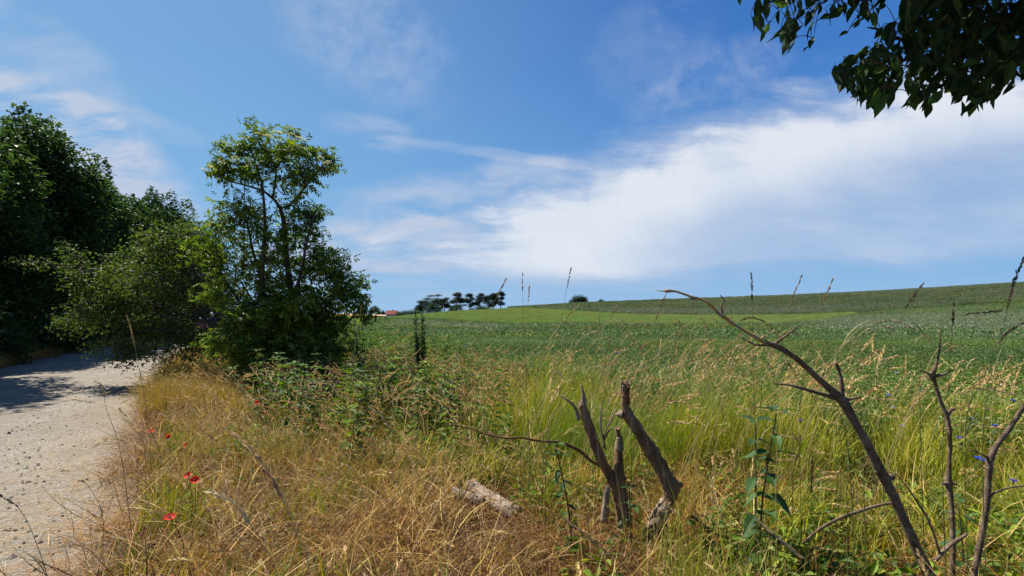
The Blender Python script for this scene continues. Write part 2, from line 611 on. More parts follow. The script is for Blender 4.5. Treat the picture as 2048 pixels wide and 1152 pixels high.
def front_y(u):   # near edge of the bright cereal strip
    return np.interp(u, [-.5, -.30, -.26, -.2, -.1, 0, .3, .50, .60, .72, 4], [170, 118, 108, 88, 68, 57, 54, 55, 68, 119, 119.5])


def back_y(u):
    return np.interp(u, [-4, -.3, -.25, .64, .72, 4], [172, 125, 120, 120, 120, 120.5])


M_SOIL = mat_noise('dry_soil', [(.25, (.03, .018, .010)), (.5, (.09, .05, .024)), (.75, (.17, .10, .045))], 6, 9, .95, .8, 60)
M_CROPSOIL = mat_noise('crop_ground', [(.3, (.018, .034, .014)), (.55, (.030, .058, .022)), (.8, (.05, .085, .035))], 3, 9, .95, .8, 14)
M_CEREAL = mat_noise('cereal_ground', [(.3, (.10, .17, .035)), (.6, (.135, .215, .045)), (.8, (.17, .24, .055))], 1.2, 8, .95, .8, 9)
M_HILL = mat_noise('hill_ground', [(.3, (.030, .055, .022)), (.55, (.05, .085, .034)), (.8, (.085, .11, .065))], .35, 9, .95, .8, 5)
M_WHEAT = mat_noise('wheat_ground', [(.3, (.42, .27, .10)), (.6, (.52, .34, .14)), (.8, (.58, .40, .18))], .8, 6, .95, .5, 9)

us = np.unique(np.concatenate([np.linspace(-4, -1.5, 14), np.linspace(-1.5, 1.5, 150), np.linspace(1.5, 4, 14)]))


def patch(name, ya, yb, rows, mat, lo_=-4, hi_=4, noise=0.0):
    uu = us[(us >= lo_ - 1e-6) & (us <= hi_ + 1e-6)]
    a, b = ya(uu), yb(uu)
    t = np.linspace(0, 1, rows + 1)
    yy = a[:, None] * (b / a)[:, None] ** t[None]
    xx = uu[:, None] * yy
    z = height(xx, yy)
    v = np.stack([xx, yy, z], -1).reshape(-1, 3)
    k = rows + 1
    i = np.arange(len(uu) - 1)[:, None] * k
    j = np.arange(rows)[None]
    f = np.stack([i + j, i + k + j, i + k + j + 1, i + j + 1], -1).reshape(-1, 4)
    o = MB().add(v, f).build(name, mat, smooth=True)
    o["kind"] = 'structure'
    return o


K = lambda c: (lambda u: np.full_like(u, c))
patch('verge_ground', K(0.4), edge_y, 40, M_SOIL)
patch('crop_field', edge_y, front_y, 50, M_CROPSOIL)
patch('cereal_field', front_y, back_y, 30, M_CEREAL)
patch('hill_field', back_y, K(215.), 30, M_HILL)
patch('far_ground', K(215.), K(3800.), 40, M_HILL)
mb = MB().add([(-400, -400, -.06), (400, -400, -.06), (400, .7, -.06), (-400, .7, -.06)], [np.array([[0, 1, 2, 3]])])
tag(mb.build('ground', M_SOIL), 'structure')
# far ripe wheat beyond the cereal strip
uw = np.linspace(-.36, -.245, 14)
yw = np.linspace(176, 268, 14)
xx, yy = uw[:, None] * yw[None], np.broadcast_to(yw[None], (14, 14))
v = np.stack([xx, yy, height(xx, yy) + .9], -1).reshape(-1, 3)
i, j = np.arange(13)[:, None] * 14, np.arange(13)[None]
f = np.stack([i + j, i + 14 + j, i + 15 + j, i + j + 1], -1).reshape(-1, 4)
tag(MB().add(v, f).build('wheat_field', M_WHEAT, smooth=True), 'structure')

# ------------------------------------------------------------------ lane
m = bpy.data.materials.new('gravel')
m.use_nodes = True
t = NT(m.node_tree)
bs = m.node_tree.nodes['Principled BSDF']
tco = t.n('ShaderNodeTexCoord').outputs['Object']
nb = t.noise(tco, 1.2, 6, .6)
nf = t.noise(tco, 38, 4, .7)
vo = t.n('ShaderNodeTexVoronoi')
vo.inputs['Scale'].default_value = 55
t.link(tco, vo.inputs['Vector'])
c1 = t.ramp(nb, [(.3, (.20, .17, .124)), (.55, (.25, .218, .164)), (.75, (.295, .26, .20))])
c2 = t.mix(t.ss(nf, .59, .66), c1, (.12, .10, .08))
c3 = t.mix(t.m('MULTIPLY', t.ss(nf, .40, .30), .5), c2, (.38, .35, .30))
bw = t.n('ShaderNodeRGBToBW')
t.link(vo.outputs['Color'], bw.inputs[0])
c4 = t.mix(.55, c3, bw.outputs[0], 'SOFT_LIGHT')
# straw litter towards the right-hand edge
att = t.n('ShaderNodeAttribute', attribute_name='Col')
lit = t.m('MULTIPLY', t.ss(t.noise(tco, 14, 6, .7), .42, .6), att.outputs['Color'])
c4 = t.mix(1.0, c4, (.97, .985, 1.06), 'MULTIPLY')
c5 = t.mix(t.m('MULTIPLY', lit, .75), c4, (.25, .165, .075))
t.link(c5, bs.inputs['Base Color'])
bs.inputs['Roughness'].default_value = .95
bs.inputs['Specular IOR Level'].default_value = .15
b = t.n('ShaderNodeBump')
b.inputs['Strength'].default_value = .9
b.inputs['Distance'].default_value = .02
t.link(t.m('ADD', nf, t.m('MULTIPLY', vo.outputs['Distance'], .8)), b.inputs['Height'])
t.link(b.outputs[0], bs.inputs['Normal'])
M_GRAVEL = m
sl = np.concatenate([np.arange(-9, 24, .12), np.arange(24, 130, 1.0)])
tl = np.linspace(-4.55, .25, 41)


def lane_pt(t_, s_):
    bend = np.maximum(s_ - 16, 0)
    off = np.where(bend < 14, .008 * bend ** 2, 1.568 + (bend - 14) * .224)
    return R0[0] + LD[0] * s_ + LN[0] * (t_ + off), R0[1] + LD[1] * s_ + LN[1] * (t_ + off)


TT, SS = np.meshgrid(tl, sl, indexing='ij')
edge = .16 * np.sin(SS * 1.7) + .12 * np.sin(SS * 4.1 + 1) + .10 * np.sin(SS * .6)
TTe = TT + np.clip((TT + 1.2) / 1.45, 0, 1) * edge - np.clip((-3.6 - TT) / .95, 0, 1) * edge
xx, yy = lane_pt(TTe, SS)
zz = .014 + .03 * (1 - np.clip(np.abs(TT + 2.15) / 2.4, 0, 1) ** 4) + .010 * np.sin(TT * 3.1 + SS * .4) + RNG.normal(0, .0035, TT.shape)
zz = zz + height(xx, yy)
ni, nj = TT.shape
i, j = np.arange(ni - 1)[:, None] * nj, np.arange(nj - 1)[None]
f = np.stack([i + j, i + j + 1, i + nj + j + 1, i + nj + j], -1).reshape(-1, 4)
cl = np.clip((TT + 1.1) / 1.1, 0, 1)
tag(MB().add(np.stack([xx, yy, zz], -1), f[:, ::-1], np.repeat(cl.reshape(-1, 1), 3, 1)).build('lane', M_GRAVEL, smooth=True), 'structure')


# ------------------------------------------------------------------ scatter (uncountable ground cover only)
def protos(name, meshes):
    col = bpy.data.collections.new(name)
    for k, me in enumerate(meshes):
        o = bpy.data.objects.new(f"{name}_{k:03d}", me)
        col.objects.link(o)
    return col


def scatter(name, col, pts, rotz, tilt, scale, idx, tint):
    n = len(pts)
    me = bpy.data.meshes.new(name)
    me.vertices.add(n)
    me.vertices.foreach_set("co", np.asarray(pts, np.float32).ravel())
    rot = np.stack([RNG.normal(0, tilt, n), RNG.normal(0, tilt, n), rotz], 1)
    a = me.attributes.new("rot", 'FLOAT_VECTOR', 'POINT')
    a.data.foreach_set("vector", rot.astype(np.float32).ravel())
    a = me.attributes.new("scl", 'FLOAT', 'POINT')
    a.data.foreach_set("value", np.broadcast_to(scale, (n,)).astype(np.float32))
    a = me.attributes.new("pick", 'INT', 'POINT')
    a.data.foreach_set("value", np.asarray(idx, np.int32))
    a = me.attributes.new("tint", 'FLOAT_COLOR', 'POINT')
    a.data.foreach_set("color", np.concatenate([np.broadcast_to(tint, (n, 3)), np.ones((n, 1))], 1).astype(np.float32).ravel())
    o = bpy.data.objects.new(name, me)
    C.objects.link(o)
    o["kind"] = 'stuff'
    ng = bpy.data.node_groups.new(name, 'GeometryNodeTree')
    ng.interface.new_socket('Geometry', in_out='INPUT', socket_type='NodeSocketGeometry')
    ng.interface.new_socket('Geometry', in_out='OUTPUT', socket_type='NodeSocketGeometry')
    N_ = ng.nodes
    gi, go = N_.new('NodeGroupInput'), N_.new('NodeGroupOutput')
    ci = N_.new('GeometryNodeCollectionInfo')
    ci.inputs['Collection'].default_value = col
    ci.inputs['Separate Children'].default_value = True
    ci.inputs['Reset Children'].default_value = True
    iop = N_.new('GeometryNodeInstanceOnPoints')
    iop.inputs['Pick Instance'].default_value = True

    def na(nm, ty):
        q = N_.new('GeometryNodeInputNamedAttribute')
        q.data_type = ty
        q.inputs['Name'].default_value = nm
        return [s for s in q.outputs if s.enabled and s.name == 'Attribute'][0]
    er = N_.new('FunctionNodeEulerToRotation')
    Lk = ng.links.new
    Lk(gi.outputs[0], iop.inputs['Points'])
    Lk(ci.outputs[0], iop.inputs['Instance'])
    Lk(na('pick', 'INT'), iop.inputs['Instance Index'])
    Lk(na('rot', 'FLOAT_VECTOR'), er.inputs[0])
    Lk(er.outputs[0], iop.inputs['Rotation'])
    Lk(na('scl', 'FLOAT'), iop.inputs['Scale'])
    Lk(iop.outputs[0], go.inputs[0])
    md = o.modifiers.new('scatter', 'NODES')
    md.node_group = ng
    return o


STRAW = [(.53, .35, .105), (.60, .42, .15), (.46, .28, .08), (.62, .47, .20)]
RUST = [(.38, .18, .055), (.46, .24, .075), (.24, .10, .032), (.50, .29, .09), (.57, .38, .14), (.32, .16, .05)]
YG = [(.30, .31, .030), (.38, .36, .04), (.21, .27, .03), (.42, .37, .05), (.32, .34, .05)]
GREEN = [(.09, .17, .020), (.13, .21, .028), (.07, .14, .022), (.17, .23, .035)]
NETTLE = [(.055, .115, .022), (.08, .15, .028), (.045, .09, .02), (.11, .18, .035)]
CROP = [(.072, .145, .038), (.095, .175, .046), (.12, .20, .055), (.21, .25, .11)]


def disc(n, R, rng):
    a, r = rng.uniform(0, 2 * math.pi, n), R * np.sqrt(rng.uniform(0, 1, n))
    return np.stack([r * np.cos(a), r * np.sin(a), np.zeros(n)], 1)


def clump(seed, n, R, h0, h1, p0, p1, w, cols, seg=4, tip=None, azim=None, az_s=9, zlift=0.0):
    rng = np.random.default_rng(seed)
    mb = MB()
    b = disc(n, R, rng)
    b[:, 2] += rng.uniform(0, zlift, n) if zlift else 0
    az = rng.uniform(0, 6.28, n) if azim is None else rng.normal(azim, az_s, n)
    ph0 = np.abs(rng.normal(p0[0], p0[1], n))
    ph1 = ph0 + rng.normal(p1[0], p1[1], n)
    c = pick(cols, n, rng)
    blades(mb, b, rng.uniform(h0, h1, n), az, ph0, ph1, w * rng.uniform(.6, 1.3, n), seg, c, None if tip is None else pick(tip, n, rng), rng)
    return mb


def add_heads(mb, rng, n, R, h0, h1, lean, droop, stem, head, hl=.13, azim=0.0, azs=.8, dens=9, size=1.0, mi=0):
    """grass culms with drooping seed panicles"""
    b = disc(n, R, rng)
    az = rng.normal(azim, azs, n)
    ph0 = np.abs(rng.normal(lean, .1, n))
    ph1 = ph0 + np.abs(rng.normal(droop, .3, n))
    h = rng.uniform(h0, h1, n)
    c, hd = blades(mb, b, h, az, ph0, ph1, np.full(n, .0032 * size), 8, pick(stem, n, rng), pick(head, n, rng), rng, mi)
    for k in range(n):
        path = c[k]
        ln = hl * rng.uniform(.7, 1.2)
        seglen = h[k] / 8
        q = int(dens * ln / hl) + 3
        d = np.linspace(0, ln, q)
        s = np.clip(8 - d / seglen, 0, 7.999)
        i0 = s.astype(int)
        fr_ = (s - i0)[:, None]
        pos = path[i0] * (1 - fr_) + path[i0 + 1] * fr_
        tg = norm(path[i0 + 1] - path[i0])
        pos = np.repeat(pos, 2, 0)
        tg = np.repeat(tg, 2, 0)
        rnd = rng.normal(0, 1, pos.shape)
        sl_ = norm(rnd - tg * np.sum(rnd * tg, 1, keepdims=True))
        ax = norm(tg + sl_ * rng.uniform(.25, .6, (len(pos), 1)))
        Ls = rng.uniform(.014, .026, len(pos)) * size
        leaves(mb, pos, ax, rng.normal(0, 1, pos.shape), Ls, Ls * .36, pick(head, len(pos), rng, .3), True, .05, .25, mi)


HEADC = [(.52, .38, .18), (.60, .47, .26), (.44, .30, .13)]
thatch = []
for k in range(6):
    a = clump(100 + k, 105, .26, .16, .42, (1.25, .22), (.35, .45), .0052, RUST + STRAW[2:3], 4, None, zlift=.09)
    thatch.append(a.mesh('thatch', M_GRASS))
dry = []
for k in range(6):
    a = clump(120 + k, 105, .17, .22, .50, (.28, .22), (.85, .5), .0048, STRAW + RUST + [(.34, .30, .10), (.40, .36, .13)], 5, STRAW)
    add_heads(a, np.random.default_rng(900 + k), 3, .15, .40, .62, .2, 1.1, STRAW, HEADC, .09, 0, 2.5)
    dry.append(a.mesh('dry_tuft', M_GRASS))
tang = []
for k in range(6):
    a = clump(130 + k, 34, .30, .30, .75, (.75, .45), (.85, .6), .0064, STRAW + [(.60, .50, .30), (.45, .40, .17)], 7, STRAW, zlift=.06)
    add_heads(a, np.random.default_rng(930 + k), 5, .25, .45, .8, .6, 1.2, STRAW, HEADC, .12, 0, 3, 12, 1.2)
    tang.append(a.mesh('tangle', M_GRASS))
grn = []
for k in range(5):
    a = clump(140 + k, 75, .15, .16, .46, (.25, .2), (.8, .45), .0072, GREEN + YG[:2], 5, GREEN + YG)
    grn.append(a.mesh('green_tuft', M_GRASS))
ygt = []
for k in range(6):
    a = clump(160 + k, 80, .20, .42, .88, (.10, .10), (.45, .45), .0056, YG + GREEN[1:2], 5, YG + STRAW[:1])
    add_heads(a, np.random.default_rng(950 + k), 3, .18, .75, 1.05, .12, .9, YG, HEADC, .12, .1, .9)
    ygt.append(a.mesh('tall_tuft', M_GRASS))
hds = []
for k in range(6):
    a = MB()
    add_heads(a, np.random.default_rng(980 + k), 5, .16, .75, 1.15, .14, 1.0, YG[:2] + STRAW, HEADC, .15, .0, .6, 12, 1.15)
    hds.append(a.mesh('seed_heads', M_GRASS))


def nettle_mesh(seed, h, cols, stemc, L=.075, pairs=8, wide=.5, n_stems=1, R=.0):
    rng = np.random.default_rng(seed)
    mb = MB()
    for s in range(n_stems):
        b = disc(1, R, rng)[0]
        hh = h * rng.uniform(.75, 1.1)
        lean = rng.normal(0, .12, 2)
        tube(mb, [b, b + np.array([lean[0] * hh * .4, lean[1] * hh * .4, hh * .5]), b + np.array([lean[0] * hh, lean[1] * hh, hh])], [.004, .0035, .002], 4, 3, 0, stemc)
        z = np.linspace(.18, 1, pairs)
        a0 = rng.uniform(0, 3)
        for q, zz_ in enumerate(z):
            base = b + np.array([lean[0] * hh * zz_, lean[1] * hh * zz_, hh * zz_])
            sc = (1 - .45 * zz_) * rng.uniform(.8, 1.2)
            for sgn in range(4 if zz_ > .9 else 2):
                az = a0 + q * 1.57 + sgn * (math.pi if zz_ <= .9 else 1.57) + rng.normal(0, .2)
                ax = np.array([[math.cos(az), math.sin(az), rng.normal(.1, .25) if zz_ < .9 else .5]])
                leaves(mb, [base + ax[0] * .012], ax, [[0, 0, 1]], L * sc * 1.25, L * sc * 1.25 * wide, pick(cols, 1, rng), False, .35, .12)
    return mb


net = [nettle_mesh(200 + k, .85, NETTLE, (.10, .10, .04), .115, 9, .50, 3, .15).mesh('nettle', M_LEAF_T) for k in range(6)]
wed = []
for k in range(5):
    rng = np.random.default_rng(230 + k)
    a = MB()
    n = 70
    b = disc(n, .17, rng)
    b[:, 2] = rng.uniform(.02, .22, n)
    leaves(a, b, np.concatenate([rng.normal(0, 1, (n, 2)), rng.normal(.3, .4, (n, 1))], 1), np.tile([0, 0, 1.], (n, 1)) + rng.normal(0, .3, (n, 3)), rng.uniform(.03, .075, n),
           rng.uniform(.015, .035, n), pick(GREEN + NETTLE, n, rng), False, .3, .15)
    wed.append(a.mesh('weed', M_LEAF_T))
crp = []
for k in range(6):
    rng = np.random.default_rng(250 + k)
    a = MB()
    n = 230
    b = disc(n, .27, rng)
    b[:, 2] = .56 * np.sqrt(rng.uniform(0.05, 1, n)) * (1 + .10 * np.sin(b[:, 0] * 11) * np.cos(b[:, 1] * 9))
    leaves(a, b, np.concatenate([rng.normal(0, 1, (n, 2)), rng.normal(.45, .5, (n, 1))], 1), np.tile([0, 0, 1.], (n, 1)) + rng.normal(0, .45, (n, 3)), rng.uniform(.035, .07, n),
           rng.uniform(.018, .032, n), pick(CROP, n, rng, .3), True, .2, .2)
    blades(a, disc(9, .25, rng), rng.uniform(.5, .72, 9), rng.uniform(0, 6, 9), np.abs(rng.normal(.1, .1, 9)), np.abs(rng.normal(.3, .2, 9)), np.full(9, .005), 4, pick(CROP + GREEN, 9, rng))
    crp.append(a.mesh('crop_plants', M_LEAF_T))
crf = []
for k in range(5):
    rng = np.random.default_rng(270 + k)
    a = MB()
    n = 330
    b = disc(n, .85, rng)
    b[:, 2] = .56 * np.sqrt(rng.uniform(0.1, 1, n)) * (1 + .18 * np.sin(b[:, 0] * 5 + k) * np.cos(b[:, 1] * 6))
    leaves(a, b, np.concatenate([rng.normal(0, 1, (n, 2)), rng.normal(.5, .5, (n, 1))], 1), np.tile([0, 0, 1.], (n, 1)) + rng.normal(0, .5, (n, 3)), rng.uniform(.08, .16, n),
           rng.uniform(.05, .08, n), pick(CROP, n, rng, .35), True, .2, .2)
    crf.append(a.mesh('crop_mass', M_LEAF_T))
cer = []
for k in range(4):
    rng = np.random.default_rng(290 + k)
    a = MB()
    n = 260
    b = disc(n, .95, rng)
    blades(a, b, rng.uniform(.55, .85, n), rng.uniform(0, 6.28, n), np.abs(rng.normal(.08, .08, n)), np.abs(rng.normal(.5, .3, n)), np.full(n, .035), 3,
           pick([(.13, .235, .045), (.155, .25, .05)], n, rng), pick([(.24, .35, .09), (.29, .37, .12)], n, rng))
    cer.append(a.mesh('cereal', M_LEAF_T))

COLS = {k: protos(k, v_) for k, v_ in dict(tangle=tang, thatch=thatch, dry_tuft=dry, green_tuft=grn, tall_tuft=ygt, seed_heads=hds, nettle=net, weed=wed, crop_plants=crp, crop_mass=crf, cereal=cer).items()}


def sstep(x, a, b):
    t_ = np.clip((x - a) / (b - a), 0, 1)
    return t_ * t_ * (3 - 2 * t_)


_NG = RNG.uniform(0, 1, (64, 64))


def vnoise(x, y, s):
    x, y = np.asarray(x) / s, np.asarray(y) / s
    i, j = np.floor(x).astype(int), np.floor(y).astype(int)
    fx, fy_ = x - i, y - j
    fx, fy_ = fx * fx * (3 - 2 * fx), fy_ * fy_ * (3 - 2 * fy_)
    g = lambda a, b_: _NG[a % 64, b_ % 64]
    return (g(i, j) * (1 - fx) + g(i + 1, j) * fx) * (1 - fy_) + (g(i, j + 1) * (1 - fx) + g(i + 1, j + 1) * fx) * fy_


def verge_points(n, y0, y1, ulo=-1.05, uhi=1.08, tmin=-.1):
    if uhi > 1:                     # the verge goes on beyond the right edge of the picture
        n = int(n * (1.75 - ulo) / (uhi - ulo))
        uhi = 1.75
    y = np.sqrt(RNG.uniform(y0 ** 2, y1 ** 2, n))
    u = RNG.uniform(ulo, uhi, n)
    x = u * y
    t_, s_ = lane_ts(x, y)
    ok = (t_ > tmin + .12 + .38 * (vnoise(x, y, .6) - .4)) & (y < edge_y(u) + 1.6 * (vnoise(x, y, 1.1) - .25))
    x, y = x[ok], y[ok]
    px, py = proj(np.stack([x, y, 0 * x], 1))
    return x, y, px, py


def emit(name, colname, x, y, nv, scale, tint, tilt=.08, rz=None):
    n = len(x)
    z = height(x, y) + .005
    if rz is None:
        rz = RNG.uniform(0, 6.28, n)
    return scatter(name, COLS[colname], np.stack([x, y, z], 1), rz, tilt, scale, RNG.integers(0, nv, n), tint)


def tints(n, a, b):
    f = RNG.uniform(0, 1, (n, 1))
    return (np.asarray(a) * (1 - f) + np.asarray(b) * f) * RNG.uniform(.85, 1.15, (n, 1))


# weights in the verge, as functions of the place on the ground
def w_yg(px, py, x, y):
    wob = 90 * (vnoise(x + 3, y + 5, .9) - .5)
    a_ = sstep(px + wob, 900, 1080) * sstep(py + wob, 1085, 930)
    return np.maximum(a_, .8 * sstep(px + wob, 1320, 1500) * sstep(py + wob, 1600, 1100))


def w_weed(px, py, x, y):
    wob = 90 * (vnoise(x + 13, y + 25, .8) - .5)
    return sstep(px + wob, 470, 560) * sstep(px + wob, 1090, 960) * sstep(py + wob, 985, 880) + .3 * sstep(px, 800, 900) * sstep(px, 1200, 1000) * sstep(py, 1030, 960)


def near_logs(px, py):
    return (px > 880) & (px < 1060) & (py > 985) & (py < 1125)


def near_stumps(px, py):
    return (px > 1170) & (px < 1370) & (py > 1085) & (py < 1190)


def keepers(w, *arrs):
    k = RNG.uniform(0, 1, len(arrs[0])) < w
    return [a_[k] for a_ in arrs]


# matted dead grass
x, y, px, py = verge_points(3000, 1.7, 9.5)
w = np.clip(1 - .8 * w_yg(px, py, x, y), 0, 1) * np.clip(1 - .85 * w_weed(px, py, x, y), 0, 1) * np.where(near_logs(px, py), .25, 1)
x, y, px, py = keepers(w, x, y, px, py)
tn = tints(len(x), (.25, .21, .18), (1.0, .92, .82)) * (.5 + .6 * vnoise(x, y, .5))[:, None]
emit('matted_dead_grass', 'thatch', x, y, 6, RNG.uniform(.7, 1.3, len(x)), tn, .16)
# dry tufts
x, y, px, py = verge_points(5200, 1.6, 14, tmin=.22)
w = np.clip(1 - .8 * w_yg(px, py, x, y), .10, 1) * np.clip(1 - .85 * w_weed(px, py, x, y), .1, 1) * (.06 + .94 * sstep(vnoise(x, y, .55), .42, .72))
w = w * (1 - .80 * sstep(px, 640, 800) * sstep(px, 1420, 1250) * sstep(py, 930, 1000)) * np.where(near_logs(px, py), 0, 1) * np.where(near_stumps(px, py), .2, 1)
x, y, px, py = keepers(w * .42, x, y, px, py)
sc_ = RNG.uniform(.55, 1.25, len(x)) * np.where(py > 1040, .8, 1)
emit('dry_grass', 'dry_tuft', x, y, 6, sc_, tints(len(x), (.48, .44, .36), (1.25, 1.2, 1.0)) * (np.array([1, 1, 1]) * (1 - (ol := (sstep(vnoise(x + 40, y + 3, .9), .35, .65) * sstep(px, 1100, 950))[:, None])) + np.array([.70, .86, .50]) * ol), .25)
# long tangled straws lying over it
x, y, px, py = verge_points(2300, 1.6, 11, tmin=.1)
w = np.clip(1 - .7 * w_yg(px, py, x, y), .1, 1) * np.clip(1 - .6 * w_weed(px, py, x, y), .2, 1) * np.where(near_logs(px, py), .4, 1)
x, y, px, py = keepers(w * .58, x, y, px, py)
emit('tangled_straw', 'tangle', x, y, 6, RNG.uniform(.5, 1.1, len(x)), tints(len(x), (.45, .42, .36), (1.3, 1.28, 1.2)), .22)
# green tufts between them
x, y, px, py = verge_points(4600, 1.6, 14, tmin=.15)
wy, ww = w_yg(px, py, x, y), w_weed(px, py, x, y)
w = .20 + .95 * sstep(vnoise(x + 9, y, .75), .46, .68) + .6 * wy + .45 * ww + .5 * sstep(px, 620, 380) * sstep(py, 1010, 1100)
w = w * (1 - .7 * sstep(px, 760, 860) * sstep(px, 1350, 1220) * sstep(py, 960, 1020))
x, y, px, py = keepers(w * .52, x, y, px, py)
emit('green_grass', 'green_tuft', x, y, 5, RNG.uniform(.6, 1.25, len(x)), tints(len(x), (.75, .75, .8), (1.8, 1.5, .95)), .18)
# tall yellow-green grass along the crop
x, y, px, py = verge_points(8000, 2.0, 20, ulo=-.25, tmin=.3)
w = w_yg(px, py, x, y) * (.18 + .82 * sstep(vnoise(x, y, .8), .28, .62)) * np.where(py > 1000, .6, 1)
x, y, px, py = keepers(w * .8, x, y, px, py)
yl = vnoise(x + 20, y, 1.0)[:, None]
tn = tints(len(x), (.75, .85, .8), (1.15, 1.15, .95)) * (np.array([.52, .86, .8]) * (1 - yl) + np.array([1.25, 1.18, .9]) * yl)
emit('tall_grass', 'tall_tuft', x, y, 6, RNG.uniform(.45, 1.25, len(x)) * np.where(py > 1000, .7, 1), tn, .12)
# seed heads rising over it
x, y, px, py = verge_points(2600, 2.6, 18, ulo=-.35, tmin=.3)
w = (.12 + .60 * w_yg(px, py, x, y) * sstep(px, 1000, 1300)) * sstep(py, 1130, 1030) * .8 * (.4 + .6 * sstep(vnoise(x + 7, y, .9), .35, .6))
x, y, px, py = keepers(w, x, y, px, py)
emit('seeding_grass', 'seed_heads', x, y, 6, RNG.uniform(.85, 1.22, len(x)) * np.where(px > 1150, 1.12, 1), tints(len(x), (.75, .72, .66), (1.15, 1.08, 1.0)), .06, RNG.normal(0, .5, len(x)))
x, y, px, py = verge_points(1500, 3.0, 12, ulo=-.6, uhi=0.05, tmin=.5)
x, y, px, py = keepers(.16 + .5 * w_weed(px, py, x, y), x, y, px, py)
emit('leaning_grass', 'seed_heads', x, y, 6, RNG.uniform(.6, .95, len(x)), tints(len(x), (.85, .8, .75), (1.2, 1.1, 1.05)), .14, RNG.normal(math.pi, .9, len(x)))
# nettles and weeds
x, y, px, py = verge_points(4200, 4.2, 26, ulo=-.62, uhi=.12, tmin=.9)
k = RNG.uniform(0, 1, len(x)) < sstep(px, 470, 570) * sstep(px, 1060, 930) * sstep(py, 970, 880) * (.30 + .5 * sstep(vnoise(x, y, 1.0), .35, .65))
x, y, px, py = x[k], y[k], px[k], py[k]
emit('nettle_bed', 'nettle', x, y, 6, RNG.uniform(.65, 1.1, len(x)), tints(len(x), (.75, .85, .8), (2.0, 1.7, 1.1)), .14)
x, y, px, py = verge_points(4200, 2.0, 12, tmin=.1)
k = RNG.uniform(0, 1, len(x)) < (.22 * sstep(vnoise(x, y + 30, .8), .5, .75) + .6 * w_weed(px, py, x, y) + .4 * w_yg(px, py, x, y)) * np.where(near_logs(px, py), .3, 1)
x, y, px, py = x[k], y[k], px[k], py[k]
emit('low_weeds', 'weed', x, y, 5, RNG.uniform(.7, 1.4, len(x)), tints(len(x), (.8, .8, .8), (1.9, 1.6, 1.1)), .1)
# dry grass at the feet of the trees on the far side of the lane, and at the bush
s_ = RNG.uniform(4, 60, 900)
t_ = -4.45 - np.abs(RNG.normal(0, .5, 900))
x, y = lane_pt(t_, s_)
emit('dry_grass_by_trees', 'dry_tuft', x, y, 6, RNG.uniform(.7, 1.2, 900), tints(900, (.7, .62, .55), (1.1, 1., .9)), .12)
s_ = np.concatenate([RNG.uniform(5.0, 13, 520), RNG.uniform(13, 60, 300)])
t_ = np.concatenate([np.abs(RNG.normal(.3, .5, 520)), np.abs(RNG.normal(.6, .7, 300))])
x, y = lane_pt(t_, s_)
emit('dry_grass_by_bush', 'dry_tuft', x, y, 6, RNG.uniform(.8, 1.5, 820), tints(820, (.5, .55, .35), (1.0, 1.0, .8)), .2)


# crop
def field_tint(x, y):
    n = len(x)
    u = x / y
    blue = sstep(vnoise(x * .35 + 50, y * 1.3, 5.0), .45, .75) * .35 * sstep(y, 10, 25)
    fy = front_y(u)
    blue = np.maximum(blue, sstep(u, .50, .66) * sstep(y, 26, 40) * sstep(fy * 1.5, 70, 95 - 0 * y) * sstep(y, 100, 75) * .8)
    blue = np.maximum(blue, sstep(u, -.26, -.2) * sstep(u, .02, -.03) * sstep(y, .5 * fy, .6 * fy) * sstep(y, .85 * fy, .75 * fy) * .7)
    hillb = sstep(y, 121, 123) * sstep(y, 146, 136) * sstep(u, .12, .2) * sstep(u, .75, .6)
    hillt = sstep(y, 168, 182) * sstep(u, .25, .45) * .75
    hillm = sstep(vnoise(x * .25, y + 7, 7.0), .5, .7) * .45 * sstep(y, 122, 126)  # flower-blue bands, with bluish haze also put into the hill colour
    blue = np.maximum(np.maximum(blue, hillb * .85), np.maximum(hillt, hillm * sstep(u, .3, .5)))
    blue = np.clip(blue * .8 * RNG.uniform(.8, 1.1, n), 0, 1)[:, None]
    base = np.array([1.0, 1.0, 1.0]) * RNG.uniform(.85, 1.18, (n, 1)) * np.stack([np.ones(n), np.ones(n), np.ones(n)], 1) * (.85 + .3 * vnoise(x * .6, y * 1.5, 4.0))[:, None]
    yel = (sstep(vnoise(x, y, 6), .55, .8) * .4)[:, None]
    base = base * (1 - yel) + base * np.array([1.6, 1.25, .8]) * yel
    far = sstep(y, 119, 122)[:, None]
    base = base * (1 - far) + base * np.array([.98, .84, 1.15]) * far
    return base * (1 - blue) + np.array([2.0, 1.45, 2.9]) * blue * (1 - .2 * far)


def field_points(step, y0, y1, ulo, uhi, lower, upper):
    g = RNG.uniform(0, 1, (int((uhi - ulo) * (y1 ** 2 - y0 ** 2) / 2 / step ** 2), 2))
    y = np.sqrt(y0 ** 2 + g[:, 0] * (y1 ** 2 - y0 ** 2))
    u = ulo + (uhi - ulo) * g[:, 1]
    ok = (y > lower(u)) & (y < upper(u))
    return (u * y)[ok], y[ok]


